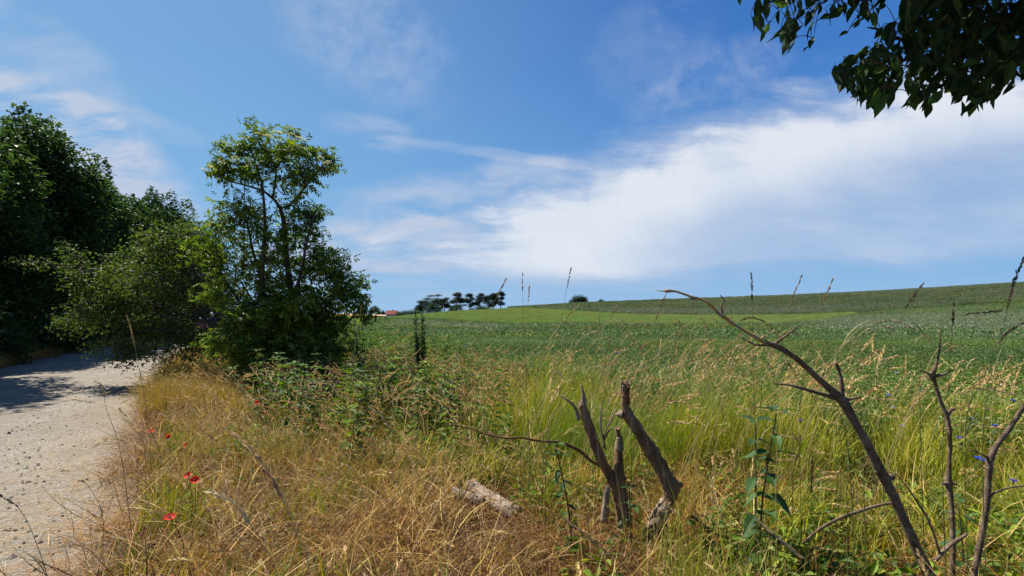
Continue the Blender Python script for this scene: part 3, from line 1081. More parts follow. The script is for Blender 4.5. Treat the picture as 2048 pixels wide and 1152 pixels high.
x, y = field_points(.21, 3.0, 24, -.2, 1.8, lambda u: edge_y(u) - .4, front_y)
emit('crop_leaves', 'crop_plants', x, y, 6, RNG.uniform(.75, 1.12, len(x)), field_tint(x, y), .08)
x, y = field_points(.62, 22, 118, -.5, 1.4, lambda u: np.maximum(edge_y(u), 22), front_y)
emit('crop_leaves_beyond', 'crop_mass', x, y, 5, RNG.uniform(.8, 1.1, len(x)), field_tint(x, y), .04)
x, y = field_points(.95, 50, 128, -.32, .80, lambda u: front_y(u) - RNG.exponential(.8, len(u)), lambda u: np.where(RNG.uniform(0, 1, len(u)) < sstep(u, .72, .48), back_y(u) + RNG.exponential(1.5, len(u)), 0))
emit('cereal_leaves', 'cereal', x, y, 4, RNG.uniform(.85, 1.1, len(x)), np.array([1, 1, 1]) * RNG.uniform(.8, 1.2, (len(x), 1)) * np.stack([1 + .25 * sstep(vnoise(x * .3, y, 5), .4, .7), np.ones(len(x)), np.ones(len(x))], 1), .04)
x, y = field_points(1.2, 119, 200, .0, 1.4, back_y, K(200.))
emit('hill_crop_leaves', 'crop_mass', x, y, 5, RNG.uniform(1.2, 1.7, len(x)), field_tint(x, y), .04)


# ------------------------------------------------------------------ trees
def crown(mb, lobes, n, L, cols, rng, ground=.15, out=.7, mi=0, simple=True, wide=.55, keep=None, shell=.45):
    """leaves through the outer part of a set of ellipsoid lobes (cx,cy,cz,rx,ry,rz)"""
    lobes = np.asarray(lobes, float)
    wgt = (lobes[:, 3] * lobes[:, 5]) ** .9
    li = rng.choice(len(lobes), n, p=wgt / wgt.sum())
    d = norm(rng.normal(0, 1, (n, 3)))
    r = (1 - shell * rng.uniform(0, 1, n) ** 1.6) * rng.uniform(.9, 1.12, n)
    # twiggy clusters
    q = lobes[li]
    cl = norm(np.round(d * 3.2 + rng.normal(0, .12, d.shape)))
    d = norm(d * .6 + cl * .4)
    p = q[:, :3] + d * q[:, 3:] * r[:, None]
    ok = p[:, 2] > ground
    if keep is not None:
        ok &= keep(p)
    p, d = p[ok], d[ok]
    m_ = len(p)
    ax = norm(d * out + rng.normal(0, .7, (m_, 3)) + np.array([0, 0, -.15]))
    nr = norm(d * .5 + np.array([0, 0, .9]) + rng.normal(0, .45, (m_, 3)))
    Ls = L * rng.uniform(.65, 1.25, m_)
    leaves(mb, p, ax, nr, Ls, Ls * wide, pick(cols, m_, rng, .3), simple, .18, .16, mi)
    return p


HEDGE_G = [(.036, .076, .017), (.052, .10, .022), (.026, .055, .014), (.078, .13, .030)]


def hedge_variant(seed):
    rng = np.random.default_rng(seed)
    lob = []
    for k in range(46):
        a = rng.uniform(0, 6.28)
        z = rng.uniform(.5, 6.7)
        rr = 2.0 * (1 - (z / 8.4) ** 2.4) * rng.uniform(.45, 1)
        r0 = rng.uniform(.45, .95)
        lob.append((rr * math.cos(a), rr * math.sin(a), z, r0, r0, r0 * rng.uniform(.7, 1.0)))
    for k in range(5):
        lob.append((rng.normal(0, .5), rng.normal(0, .5), 1.2 + k * 1.2, 1.2, 1.2, 1.0))
    for k in range(11):
        a = rng.uniform(0, 6.28)
        q = rng.uniform(.1, 1.5)
        lob.append((q * math.cos(a), q * math.sin(a), rng.uniform(6.2, 7.9) - q * .7, .32, .32, rng.uniform(.6, .95)))
    mbc = MB()
    crown(mbc, lob, 32000, .15, HEDGE_G, rng, .1)
    mt = MB()
    tube(mt, [(0, 0, -.1), (.05, .03, 1.6), (-.08, .1, 3.6), (0, .05, 6.2)], [.17, .14, .09, .03], 9, 5, .06)
    for k in range(9):
        a = rng.uniform(0, 6.28)
        z = rng.uniform(1, 4.6)
        e = np.array([math.cos(a), math.sin(a), 0])
        tube(mt, [np.array([0, 0.04, z]), e * .8 + [0, 0, z + .5], e * 1.6 + [0, 0, z + 1.3]], [.055, .04, .015], 6, 4, .05)
    return mbc.mesh('crown', M_LEAF), mt.mesh('trunk', M_BARK, smooth=True)


HV = [hedge_variant(500 + k) for k in range(3)]


def mesh_obj(name, me, parent):
    o = bpy.data.objects.new(name, me)
    C.objects.link(o)
    o.parent = parent
    return o


hedge = [  # along, offset from the lane's left edge, scale, label
    (13.3, 1.9, 1.25, 'big dark leafy tree just outside the frame at left, shading the near gravel'),
    (19.0, 2.2, 1.08, 'dark leafy tree beside the lane at the very edge of the view'),
    (24.3, 2.3, 1.26, 'tallest dark tree at the left edge, its top rising beside the white wisp of cloud'),
    (29.0, 2.4, 1.20, 'broad round-topped dark tree beside the tallest one on the left'),
    (34.0, 2.5, 1.17, 'dark tree with a sloping top in the middle of the left-hand row'),
    (40.0, 2.6, 1.30, 'dark tree with ragged upright shoots near the end of the left-hand row'),
    (46.0, 2.4, 1.22, 'next to last dark tree of the left-hand row, just behind the leaning bush'),
    (53.0, 2.4, 1.15, 'last dark tree of the left-hand row, mostly hidden by the leaning bush'),
]
for k, (s, off, sc_, lab) in enumerate(hedge):
    x, y = lane_pt(np.array(-4.4 - off), np.array(s))
    z = float(height(x, y))
    tr_ = thing('tree', lab, 'tree', (float(x), float(y), z), 'row of dark trees along the lane')
    tr_.rotation_euler = (0, 0, 1.7 * k)
    wide_ = 1.0 if k == 0 else 1.25
    tr_.scale = (sc_ * wide_, sc_ * wide_, sc_)
    c_, t_ = HV[k % 3]
    mesh_obj('crown', c_, tr_)
    mesh_obj('trunk', t_, tr_)
# low bushes closing the foot of the row
HB = MB()
rng = np.random.default_rng(560)
crown(HB, [(rng.uniform(-1.2, 1.2), rng.uniform(-.5, .5), rng.uniform(.3, 1.0), .8, .6, .7) for _ in range(7)], 9000, .10, HEDGE_G, rng, .03)
HBm = HB.mesh('leaves', M_LEAF)
HS = MB()
for k in range(6):
    a = rng.uniform(0, 6.28)
    tube(HS, [(0, 0, 0), (.3 * math.cos(a), .2 * math.sin(a), .5), (.8 * math.cos(a), .4 * math.sin(a), 1.1)], [.03, .02, .01], 5, 3)
HSm = HS.mesh('stem', M_BARK)
for k, (s, where) in enumerate([(14, 'at the left edge of the frame'), (18, 'beneath the tallest tree'), (22.5, 'beside the pale dry grass clump'), (28, 'in the gap behind the pale dry grass clump'), (34, 'far along the shaded lane'), (42, 'farthest along the lane')]):
    x, y = lane_pt(np.array(-5.7), np.array(float(s)))
    b_ = thing('bush', 'low dark bush under the tree row, ' + where, 'bush', (float(x), float(y), float(height(x, y))), 'bushes under the tree row')
    b_.rotation_euler = (0, 0, 2.1 + k * .9)
    mesh_obj('leaves', HBm, b_)
    mesh_obj('stem', HSm, b_)

# a darker tree far off, seen through the gap beside the elder
p = P(412, 632, 62)
tf = thing('tree', 'distant dark flat-topped tree seen through the gap between bush and elder', 'tree', (p[0], p[1], float(height(p[0], p[1]))))
rng = np.random.default_rng(570)
a = MB()
crown(a, [(p[0] + rng.normal(0, 1.2), p[1] + rng.normal(0, 1.2), z_, 1.6, 1.6, .6) for z_ in np.linspace(2.5, 7.4, 12)], 9000, .2, HEDGE_G, rng, .3)
a.build('crown', M_LEAF, tf)
a = MB()
tube(a, [(p[0], p[1], -.2), (p[0] + .1, p[1], 3), (p[0] - .1, p[1], 7)], [.25, .2, .06], 8, 4)
a.build('trunk', M_BARK, tf, True)


# ------------------------------------------------------------------ elder
ELDER_Y = 9.6
eb = G(0, 0) * 0 + P(560, 780, ELDER_Y)
elder = thing('elder_tree', 'tall open elder with creamy flower heads standing beside the lane', 'tree', (eb[0], eb[1], 0))
rng = np.random.default_rng(600)
ELD_L = [(.12, .20, .030), (.17, .26, .038), (.08, .14, .025), (.25, .32, .050), (.18, .265, .042)]


def PX(lst, Y, spread=0.0, rng=None):
    out = []
    dy_ = 0
    for k, q in enumerate(lst):
        if rng is not None:
            dy_ += rng.normal(0, spread)
        yy_ = Y + (q[2] if len(q) > 2 else 0) + dy_
        out.append(P(q[0], q[1], yy_))
    return np.array(out)


elder_limbs = [
    ([(572, 790), (578, 690), (583, 600), (576, 540), (571, 490), (568, 447), (561, 417)], [13, 11, 9.5, 8.5, 7.5, 7, 6]),
    ([(561, 417), (545, 396), (521, 380), (474, 366), (427, 350)], [5, 4.2, 3.5, 2.5, 1.2]),
    ([(561, 417), (582, 408), (610, 375), (629, 351), (645, 332), (662, 318)], [4.5, 4, 3.2, 2.5, 1.8, 1]),
    ([(546, 396), (550, 365), (551, 337), (540, 310), (520, 288), (515, 262)], [4, 3.4, 2.8, 2.3, 1.7, 1]),
    ([(551, 337), (570, 310), (580, 282)], [2.6, 1.8, 1]),
    ([(548, 790), (540, 690), (525, 580), (527, 510), (530, 455), (528, 408), (522, 361), (507, 314), (500, 290)], [10, 8.5, 7, 6, 5, 4, 3.2, 2.2, 1]),
    ([(525, 560), (505, 500), (495, 450), (478, 420), (462, 405)], [5, 4, 3, 2.2, 1.2]),
    ([(580, 620), (603, 540), (612, 490), (622, 450), (634, 415)], [6, 5, 4, 3, 1.5]),
    ([(600, 560), (635, 530), (668, 520)], [5, 3.5, 1.5]),
    ([(590, 780), (612, 700), (640, 630), (672, 590), (705, 560)], [9, 7, 5.5, 4, 2]),
    ([(600, 720), (650, 680), (700, 640), (722, 610)], [6, 5, 3.5, 2]),
    ([(545, 700), (500, 640), (470, 590), (448, 560), (430, 520)], [7, 6, 4.5, 3.5, 2]),
    ([(530, 640), (498, 590), (480, 560)], [4, 3, 2]),
    ([(640, 790), (632, 720), (628, 650)], [5, 4, 3]),
    ([(486, 560), (490, 350), (497, 330)], [1.4, 1.2, .8]),
]
a = MB()
for q, r_ in elder_limbs[:1]:
    tube(a, PX(q, ELDER_Y), np.array(r_) * .62 * ELDER_Y / 1024, 9, 6, .08)
a.build('trunk', M_BARK, elder, True)
ends = []
for q, r_ in elder_limbs[1:]:
    a = MB()
    ps, _ = tube(a, PX(q, ELDER_Y, .10, rng), np.array(r_) * .62 * ELDER_Y / 1024, 7, 5, .08, rng=rng)
    ends.append(ps)
    a.build('limb', M_BARK, elder, True)
ends = np.concatenate(ends)

elder_blobs = [  # px, py, rx, ry, weight
    (545, 283, 50, 34, 1.0), (600, 298, 42, 26, 1.0), (645, 325, 32, 26, 1.0), (500, 300, 34, 18, .6), (470, 302, 36, 22, .9), (436, 335, 36, 24, 1.1), (480, 345, 45, 22, 1.0),
    (530, 335, 40, 30, .7), (585, 340, 42, 26, .8), (560, 372, 50, 16, .5), (625, 362, 28, 20, .8),
    (455, 430, 42, 30, .8), (478, 402, 30, 20, .6), (612, 412, 30, 26, .8), (634, 440, 18, 34, .8), (575, 405, 34, 24, .45), (505, 440, 36, 30, .7), (555, 455, 40, 30, .5), (430, 470, 40, 30, .6), (600, 455, 36, 30, .7), (470, 500, 44, 30, .7), (398, 500, 30, 24, .5),
    (520, 480, 46, 30, .6), (600, 490, 46, 36, .8), (645, 530, 46, 36, 1.1), (688, 572, 40, 36, 1.2), (712, 602, 22, 30, 1.0), (560, 540, 60, 44, 1.0),
    (485, 540, 50, 34, .7), (445, 585, 48, 40, .7), (420, 520, 36, 26, .55), (600, 610, 80, 50, 1.5), (530, 640, 80, 60, 1.6), (650, 640, 50, 44, 1.2), (600, 690, 80, 50, 1.4), (520, 710, 70, 44, 1.2),
    (470, 670, 50, 50, .9), (580, 750, 70, 40, 1.0), (668, 470 + 60, 40, 20, .8), (728, 562, 14, 12, .9), (640, 700, 70, 50, 1.0), (500, 760, 60, 34, .8), (735, 620, 20, 30, .5)]
cp, ca = [], []
etw = MB()
for (bx, by, rx, ry, wgt) in elder_blobs:
    n = int(wgt * rx * ry * (.145 if by < 520 else .165))
    d = norm(rng.normal(0, 1, (n, 3)))
    r_ = rng.uniform(.25, 1.08, n) ** .6
    c0 = P(bx, by, ELDER_Y + rng.normal(0, .15))
    s = ELDER_Y / 1024
    depth = max(.28, .5 * (rx + ry) * s * 1.15)
    pp = c0 + d * r_[:, None] * np.array([rx * s, depth, ry * s])
    K_ = max(4, n // 9)                 # leaves sit in sprays round the twig ends, with gaps between
    hub = pp[rng.integers(0, n, K_)]
    pp = hub[rng.integers(0, K_, n)] + rng.normal(0, .085, (n, 3)) * [1, 1, .7]
    cp.append(pp)
    for tw_ in range(5):
        e_ = pp[rng.integers(0, n)]
        j_ = np.argmin(np.linalg.norm(ends - e_, axis=1) + .6 * np.maximum(ends[:, 2] - e_[2], 0))
        md_ = (e_ + ends[j_]) / 2 + rng.normal(0, .04, 3)
        tube(etw, [ends[j_], md_, e_], [.010, .007, .003], 5, 3)
    ca.append(norm(d + np.array([0, 0, -.05]) + rng.normal(0, .45, (n, 3))))
cp, ca = np.concatenate(cp), np.concatenate(ca)
def in_gap(p):      # the opening under the leaning branches through which the lane shows
    qx, qy = proj(p)
    return ((qx - 412) / 34) ** 2 + ((qy - 636) / 20) ** 2 < 1


ok = (cp[:, 2] > .15) & ~in_gap(cp) & ~in_gap(cp + ca * .12)
cp, ca = cp[ok], ca[ok]


def compound(mb, p, ax, L, leafL, cols, rng, pairs=2, wide=.42, simple=True, droop=.25):
    n = len(p)
    nr = norm(np.array([0, 0, 1.0]) + rng.normal(0, .35, (n, 3)))
    side = norm(np.cross(ax, nr))
    lp, la, ln = [], [], []
    for k in range(pairs):
        t_ = .4 + .45 * k / max(pairs - 1, 1)
        for sg in (-1, 1):
            lp.append(p + ax * L * t_)
            la.append(norm(ax * .55 + side * sg * .85 + rng.normal(0, .12, (n, 3)) + np.array([0, 0, -.12])))
            ln.append(nr)
    lp.append(p + ax * L)
    la.append(norm(ax + rng.normal(0, .12, (n, 3)) + np.array([0, 0, -.15])))
    ln.append(nr)
    base = pick(cols, n, rng, .22)
    lp, la, ln = np.concatenate(lp), np.concatenate(la), np.concatenate(ln)
    Ls = leafL * rng.uniform(.7, 1.2, len(lp))
    leaves(mb, lp, la, ln, Ls, Ls * wide, np.tile(base, (pairs * 2 + 1, 1)) * rng.uniform(.85, 1.15, (len(lp), 1)), simple, droop, .14)


a = MB()
compound(a, cp, ca, .095, .084, ELD_L, rng, 2, .42, False)
a.build('crown', M_LEAF, elder)
tag(etw.build('twig', M_BARK, elder), 'stuff')

# flat creamy flower heads
FLOW = [(.62, .58, .30), (.68, .64, .38), (.52, .52, .24)]


def umbel(c, R, rng):
    mb = MB()
    n = 46
    d = disc(n, R, rng)
    d[:, 2] = .25 * R * (1 - (np.linalg.norm(d[:, :2], axis=1) / R) ** 2) + rng.normal(0, .004, n)
    tilt = Euler((rng.normal(0, .35), rng.normal(0, .35), 0)).to_matrix()
    d = d @ np.array(tilt).T + c
    for sgn in range(2):
        leaves(mb, d - .006, rng.normal(0, 1, (n, 3)) * [1, 1, .25], np.tile([0, 0, 1.], (n, 1)), .018, .016, pick(FLOW, n, rng), True, 0, .1)
    for k in range(14):
        e = d[k * 3]
        leaves(mb, [c - [0, 0, R * .7]], [e - c + [0, 0, R * .7]], [[1, 0, .2]], np.linalg.norm(e - c + [0, 0, R * .7]), .005, [(.16, .20, .05)], True, 0, 0)
    return mb


for (fx, fy_) in [(520, 268), (445, 322), (610, 300), (500, 330), (690, 530), (720, 570), (583, 268), (603, 276), (556, 264), (538, 272), (640, 316), (655, 325), (425, 336), (408, 340), (470, 318), (575, 365), (566, 374), (655, 498), (668, 505), (640, 503), (682, 520),
                  (695, 545), (705, 552), (640, 545), (655, 565), (475, 566), (462, 552), (480, 585), (452, 442), (622, 458)]:
    c0 = P(fx, fy_, ELDER_Y - .5 + rng.normal(0, .12))
    umbel(c0, rng.uniform(.055, .095), rng).build('flower_head', M_PETAL, elder)

# ------------------------------------------------------------------ leaning bush on the left of the elder
BY = 11.0
bb = P(470, 740, BY)
bush = thing('leaning_bush', 'olive green bush leaning out over the lane left of the elder', 'bush', (bb[0], bb[1], 0))
rng = np.random.default_rng(640)
bpts = []
for q, r_ in [
    ([(492, 760), (470, 640), (440, 610), (408, 577), (385, 535), (375, 490), (378, 450)], [9, 8, 7, 6, 4.5, 3, 1.5]),
    ([(440, 610), (390, 590), (340, 565), (290, 545), (230, 540)], [6, 4.5, 3.5, 2.5, 1.2]),
    ([(460, 660), (400, 640), (330, 620), (260, 610), (190, 590)], [6, 5, 4, 3, 1.5]),
    ([(470, 720), (420, 680), (360, 665), (290, 660), (230, 690)], [6, 5, 4, 3, 1.2]),
    ([(408, 577), (350, 530), (300, 500), (260, 480)], [4, 3, 2.2, 1]),
    ([(230, 540), (170, 535), (110, 528), (60, 524), (38, 528)], [2.4, 1.8, 1.5, 1.2, .7]),
    ([(170, 535), (150, 505), (128, 482)], [1.6, 1.2, .7]),
    ([(427, 558), (427, 483), (440, 462), (452, 452)], [2.2, 1.8, 1.4, .8]),
    ([(427, 483), (415, 465), (400, 455)], [1.5, 1.2, .7]),
    ([(190, 590), (150, 620), (118, 650)], [2, 1.5, .7]),
    ([(230, 690), (245, 715), (238, 735)], [1.5, 1.2, .7])]:
    a = MB()
    ps, _ = tube(a, PX(q, BY, .12, rng), np.array(r_) * .6 * BY / 1024, 7, 5, .06, rng=rng)
    bpts.append(ps)
    a.build('branch', M_BARK, bush, True)
bpts = np.concatenate(bpts)
btw = MB()
a = btw
for k in range(130):   # fine bare twigs inside
    t0 = np.array([rng.uniform(330, 470), rng.uniform(560, 680)])
    t1 = t0 + np.array([-rng.uniform(30, 90), rng.normal(-12, 18)])
    dd = rng.normal(0, .35)
    tube(a, [P(*t0, BY + dd), P(*((t0 + t1) / 2 + [0, -4]), BY + dd), P(*t1, BY + dd + rng.normal(0, .1))], [.010, .008, .004], 4, 2)
bush_blobs = [(335, 500, 60, 40, .9), (375, 470, 26, 36, .6), (262, 520, 50, 30, .6), (150, 505, 22, 20, .45), (60, 526, 34, 12, .4), (110, 532, 30, 14, .3), (190, 560, 46, 34, .8), (300, 565, 90, 45, 1.1), (385, 560, 40, 50, .7), (205, 610, 56, 40, 1.0),
              (290, 630, 90, 44, 1.1), (370, 650, 60, 44, .8), (150, 650, 40, 22, .7), (240, 690, 46, 34, .75), (245, 722, 22, 14, .7), (330, 690, 70, 34, .8), (120, 640, 18, 12, .5), (430, 470, 30, 20, .35), (398, 452, 24, 14, .4), (410, 505, 26, 20, .35), (330, 460, 22, 14, .4), (420, 690, 50, 40, .9)]
BUSH_L = [(.075, .125, .022), (.10, .15, .028), (.05, .085, .019), (.15, .195, .042)]
a = MB()
for (bx, by, rx, ry, wgt) in bush_blobs:
    n = int(wgt * rx * ry * .70)
    s = BY / 1024
    d = norm(rng.normal(0, 1, (n, 3)))
    r_ = rng.uniform(.2, 1.1, n) ** .55
    c0 = P(bx, by, BY + rng.normal(0, .2))
    pp = c0 + d * r_[:, None] * np.array([rx * s, max(.3, .55 * (rx + ry) * s), ry * s])
    pp = pp[pp[:, 2] > .1]
    n = len(pp)
    K_ = max(4, n // 16)
    hub = pp[rng.integers(0, n, K_)]
    hj = rng.integers(0, K_, n)
    pp = hub[hj] + rng.normal(0, .10, (n, 3)) * [1.2, 1, .6]
    pp = pp[~in_gap(pp)]
    n = len(pp)
    for e_ in hub[::3]:
        j_ = np.argmin(np.linalg.norm(bpts - e_, axis=1))
        tube(btw, [bpts[j_], (bpts[j_] + e_) / 2 + rng.normal(0, .04, 3), e_], [.009, .006, .003], 4, 2)
    Ls = .074 * rng.uniform(.6, 1.25, n)
    leaves(a, pp, rng.normal(0, 1, (n, 3)) * [1, 1, .6] + [-.3, 0, -.2], np.tile([0, 0, 1.], (n, 1)) + rng.normal(0, .45, (n, 3)), Ls, Ls * .62, pick(BUSH_L, n, rng, .25), True, .15, .15)
a.build('foliage', M_LEAF, bush)
tag(btw.build('fine_twig', M_BARK, bush), 'stuff')

# ------------------------------------------------------------------ two people on the lane beyond the bush
M_SKIN = mat_noise('skin', [(.3, (.52, .30, .22)), (.7, (.58, .35, .26))], 6, 2, .6, .02, 40)
M_HAT = mat_noise('cap_cloth', [(.3, (.78, .76, .74)), (.7, (.82, .80, .78))], 20, 3, .9, .1, 200)
M_HATB = mat_noise('cap_brim_cloth', [(.3, (.72, .69, .69)), (.7, (.80, .77, .77))], 20, 3, .9, .1, 200)


def cloth(name, c):
    return mat_noise(name, [(.3, tuple(x_ * .8 for x_ in c)), (.7, tuple(x_ * 1.15 for x_ in c))], 12, 4, .95, .15, 120)


def person(label, head_px, Y, H, top, legs, facing, stride):
    hp = P(head_px[0], head_px[1], Y)
    gz = hp[2] - H
    root = thing('person', label, 'person', (hp[0], hp[1], gz))
    ca_, sa_ = math.cos(facing), math.sin(facing)

    def w(f, s_, z):      # forward, sideways, up -> world
        return np.array([hp[0] + ca_ * f - sa_ * s_, hp[1] + sa_ * f + ca_ * s_, gz + z * H / 1.75])
    b = MB()
    skin = 0
    # torso as rings
    def rings(spec, sides, mi):
        v, n = [], len(spec)
        for (f, s_, z, rf, rs) in spec:
            for k in range(sides):
                an = 2 * math.pi * k / sides
                v.append(w(f + rf * math.cos(an), s_ + rs * math.sin(an), z))
        i_ = np.arange(n - 1)[:, None] * sides
        j_ = np.arange(sides)[None]
        k_ = (j_ + 1) % sides
        fcs = np.stack([i_ + j_, i_ + k_, i_ + sides + k_, i_ + sides + j_], -1).reshape(-1, 4)
        capA = np.arange(sides)[None, ::-1]
        capB = (np.arange(sides) + (n - 1) * sides)[None]
        b.add(v, [fcs, capA, capB], (1, 1, 1), mi)
    rings([(0, 0, .86, .11, .16), (0, 0, .95, .12, .175), (.01, 0, 1.10, .10, .15), (.01, 0, 1.28, .12, .175), (0, 0, 1.40, .11, .20), (0, 0, 1.46, .08, .15), (0, 0, 1.49, .055, .06), (.01, 0, 1.55, .05, .052)], 14, 1)
    # head with brow, nose and chin
    rings([(.02, 0, 1.50, .045, .045), (.03, 0, 1.535, .075, .055), (.022, 0, 1.58, .092, .072), (.016, 0, 1.64, .098, .078), (.008, 0, 1.69, .096, .078), (0, 0, 1.735, .07, .06), (0, 0, 1.75, .02, .02)], 14, 0)
    tube(b, [w(.10, 0, 1.655), w(.125, 0, 1.625), (w(.105, 0, 1.61))], [.008, .014, .010], 6, 2)
    for sd2 in (-1, 1):
        tube(b, [w(.0, .076 * sd2, 1.65), w(-.01, .088 * sd2, 1.635), w(0, .078 * sd2, 1.60)], [.010, .014, .008], 6, 2)
        ph = stride * sd2
        tube(b, [w(0, .085 * sd2, .92), w(.12 * ph, .09 * sd2, .70), w(.20 * ph, .09 * sd2, .49), w(.22 * ph - .08 * abs(ph), .09 * sd2, .28), w(.24 * ph - .06, .09 * sd2, .07)], [.085, .078, .056, .052, .038], 10, 4, mi=2)
        tube(b, [w(.24 * ph - .09, .09 * sd2, .05), w(.24 * ph, .095 * sd2, .045), w(.24 * ph + .13, .10 * sd2, .03)], [.04, .042, .028], 8, 3, mi=2)
        tube(b, [w(0, .17 * sd2, 1.42), w(0, .215 * sd2, 1.36), w(-.10 * ph, .235 * sd2, 1.22)], [.05, .055, .045], 9, 3, mi=1)
        tube(b, [w(-.10 * ph, .235 * sd2, 1.24), w(-.14 * ph, .24 * sd2, 1.12), w(-.08 * ph, .245 * sd2, .98), w(-.03 * ph, .245 * sd2, .86)], [.04, .038, .034, .026], 8, 3)
        hand = w(-.02 * ph, .245 * sd2, .86)
        tube(b, [hand, w(0, .247 * sd2, .80), w(.01, .245 * sd2, .765)], [.022, .036, .030], 8, 3)
        for fi, ln in enumerate((.062, .072, .068, .052)):
            o_ = (fi - 1.5) * .018
            tube(b, [w(.01 + o_, .245 * sd2, .772), w(.012 + o_, .238 * sd2, .745), w(.014 + o_, .228 * sd2, .772 - ln)], [.0085, .008, .006], 5, 2)
        tube(b, [w(.03, .245 * sd2, .81), w(.052, .236 * sd2, .785), w(.056, .228 * sd2, .755)], [.010, .009, .007], 5, 2)
    b.build('body', [M_SKIN, top, legs], root, True)
    h = MB()
    b2, b = b, h
    rings([(0, 0, 1.665, .108, .090), (0, 0, 1.70, .110, .092), (0, 0, 1.745, .095, .080), (-.005, 0, 1.775, .05, .045), (-.005, 0, 1.782, .012, .012)], 16, 0)
    br = [w(.08 + .0, -.075, 1.672), w(.15, -.06, 1.664), (w(.185, 0, 1.660)), w(.15, .06, 1.664), w(.08, .075, 1.672)]
    br2 = [q + np.array([0, 0, .008]) for q in br]
    h.add(br + br2, [np.array([[0, 1, 2, 3, 4]]), np.array([[9, 8, 7, 6, 5]]), np.array([[0, 5, 6, 1], [1, 6, 7, 2], [2, 7, 8, 3], [3, 8, 9, 4], [4, 9, 5, 0]])], (1, 1, 1), 1)
    h.build('cap', [M_HAT, M_HATB], root, True)
    return root


person('person in a white cap walking on the lane, seen through the bush', (425, 625), 29.0, 1.74, cloth('dark_shirt', (.05, .055, .08)), cloth('dark_trousers', (.05, .05, .055)), -1.1, .8)
person('shorter person in a pale cap and pink shirt walking behind the bush', (402, 636), 31.0, 1.50, cloth('pink_shirt', (.45, .18, .17)), cloth('grey_trousers', (.16, .15, .15)), -1.0, -.8)

# ------------------------------------------------------------------ far side of the field
PINE = [(.022, .040, .020), (.030, .052, .026), (.018, .032, .018)]


def pine(px, top, bot, w, seed, Y, label, lean=0):
    rng = np.random.default_rng(seed)
    s = Y / 1024
    w = w * 1.7
    b = P(px, bot, Y)
    gz = float(height(b[0], b[1]))
    t_ = thing('pine_tree', label, 'tree', (b[0], b[1], gz), 'pines on the far edge of the field')
    H = P(px, top, Y)[2]
    z0 = min(gz, b[2])
    h = H - b[2]
    tr = MB()
    tube(tr, [(b[0], b[1], z0 - .2), (b[0] + lean * .3, b[1], b[2] + h * .4), (b[0] + lean * .7, b[1], b[2] + h * .7), (b[0] + lean, b[1], H - .3)], [.22, .18, .13, .06], 7, 3)
    nl = rng.integers(10, 15)
    lob = []
    for k in range(nl):
        z_ = b[2] + h * rng.uniform(.24, .95)
        a_ = rng.uniform(0, 6.28)
        rr = w * s * rng.uniform(.15, 1.1) * (1.15 - .5 * (z_ - b[2]) / h)
        c_ = np.array([b[0] + lean * (z_ - b[2]) / h + rr * math.cos(a_), b[1] + rr * math.sin(a_), z_])
        lob.append((*c_, rng.uniform(.28, .55) * w * s, rng.uniform(.28, .55) * w * s, rng.uniform(.35, .85)))
        tube(tr, [(b[0] + lean * .5 * (z_ - b[2]) / h, b[1], z_ - .6), c_], [.06, .03], 4, 2)
    lob.append((b[0] + lean, b[1], H - .35, .35 * w * s, .35 * w * s, .4))
    tr.build('trunk', M_BARK, t_, True)
    cr = MB()
    crown(cr, lob, 3600, .46, PINE, rng, -50, .6, wide=.4, shell=.9)
    cr.build('crown', M_LEAF, t_)


def shrub(name, label, cat, px, top, bot, w, Y, seed, cols=PINE, n=1400, L=.4, group=None, stem=True, asym=0):
    rng = np.random.default_rng(seed)
    s = Y / 1024
    b = P(px, bot, Y)
    gz = float(height(b[0], b[1]))
    t_ = thing(name, label, cat, (b[0], b[1], gz), group)
    H = P(px, top, Y)[2]
    z0 = min(gz, b[2])
    h = H - z0
    lob = []
    for k in range(9):
        f = rng.uniform(-1, 1)
        lob.append((b[0] + f * w * s * .72, b[1] + rng.normal(0, .3) * w * s * .4, z0 + h * (.30 + .38 * rng.uniform(0, 1) * (1 - abs(f) ** 1.6) + asym * f * .12), w * s * .34, w * s * .34, h * .30))
    a = MB()
    crown(a, lob, n, L, cols, rng, z0 - .1, .6, shell=.8)
    a.build('crown', M_LEAF, t_)
    if stem:
        a = MB()
        tube(a, [(b[0], b[1], z0 - .2), (b[0] + .1, b[1], z0 + h * .5), (b[0], b[1], z0 + h * .8)], [.03 * w * s + .05, .02 * w * s + .04, .03], 6, 3)
        a.build('trunk', M_BARK, t_, True)


PY = 232
ordw = ['first', 'second', 'third', 'fourth', 'fifth', 'sixth', 'seventh', 'eighth', 'ninth', 'tenth', 'eleventh']
pines = [(846, 606, 622, 8, -.6), (859, 596, 622, 14, -1.2), (873, 589, 621, 15, .7), (889, 597, 620, 8, .3), (911, 585, 619, 11, 1.2), (921, 595, 618, 12, -.6), (941, 588, 618, 7, -.6), (958, 587, 617, 10, .9), (977, 591, 616, 12, .3), (986, 587, 616, 9, .6), (1001, 584, 616, 7, .3)]
for k, (px, tp, bt, w, ln) in enumerate(pines):
    d_ = ['low ragged pine', 'wide flat-topped pine', 'broad full pine', 'thin pine', 'tall pine leaning to the right', 'open-crowned pine', 'narrow pine', 'tall pine', 'slender pine', 'dense pine', 'bare-stemmed pine'][k]
    pine(px, tp, bt + 2, w, 700 + k, PY + (k % 3) * 4, f'{d_}, {ordw[k]} from the left in the row on the horizon', ln)
GREENB = [(.028, .055, .020), (.04, .075, .028), (.055, .09, .035)]
shrub('bush', 'dark rounded bush under the first pines on the horizon', 'bush', 866, 600, 624, 24, PY - 6, 731, GREENB, 3400)
shrub('bush', 'dark domed bush between the middle pines on the horizon', 'bush', 912, 605, 622, 18, PY - 6, 732, GREENB, 2600)
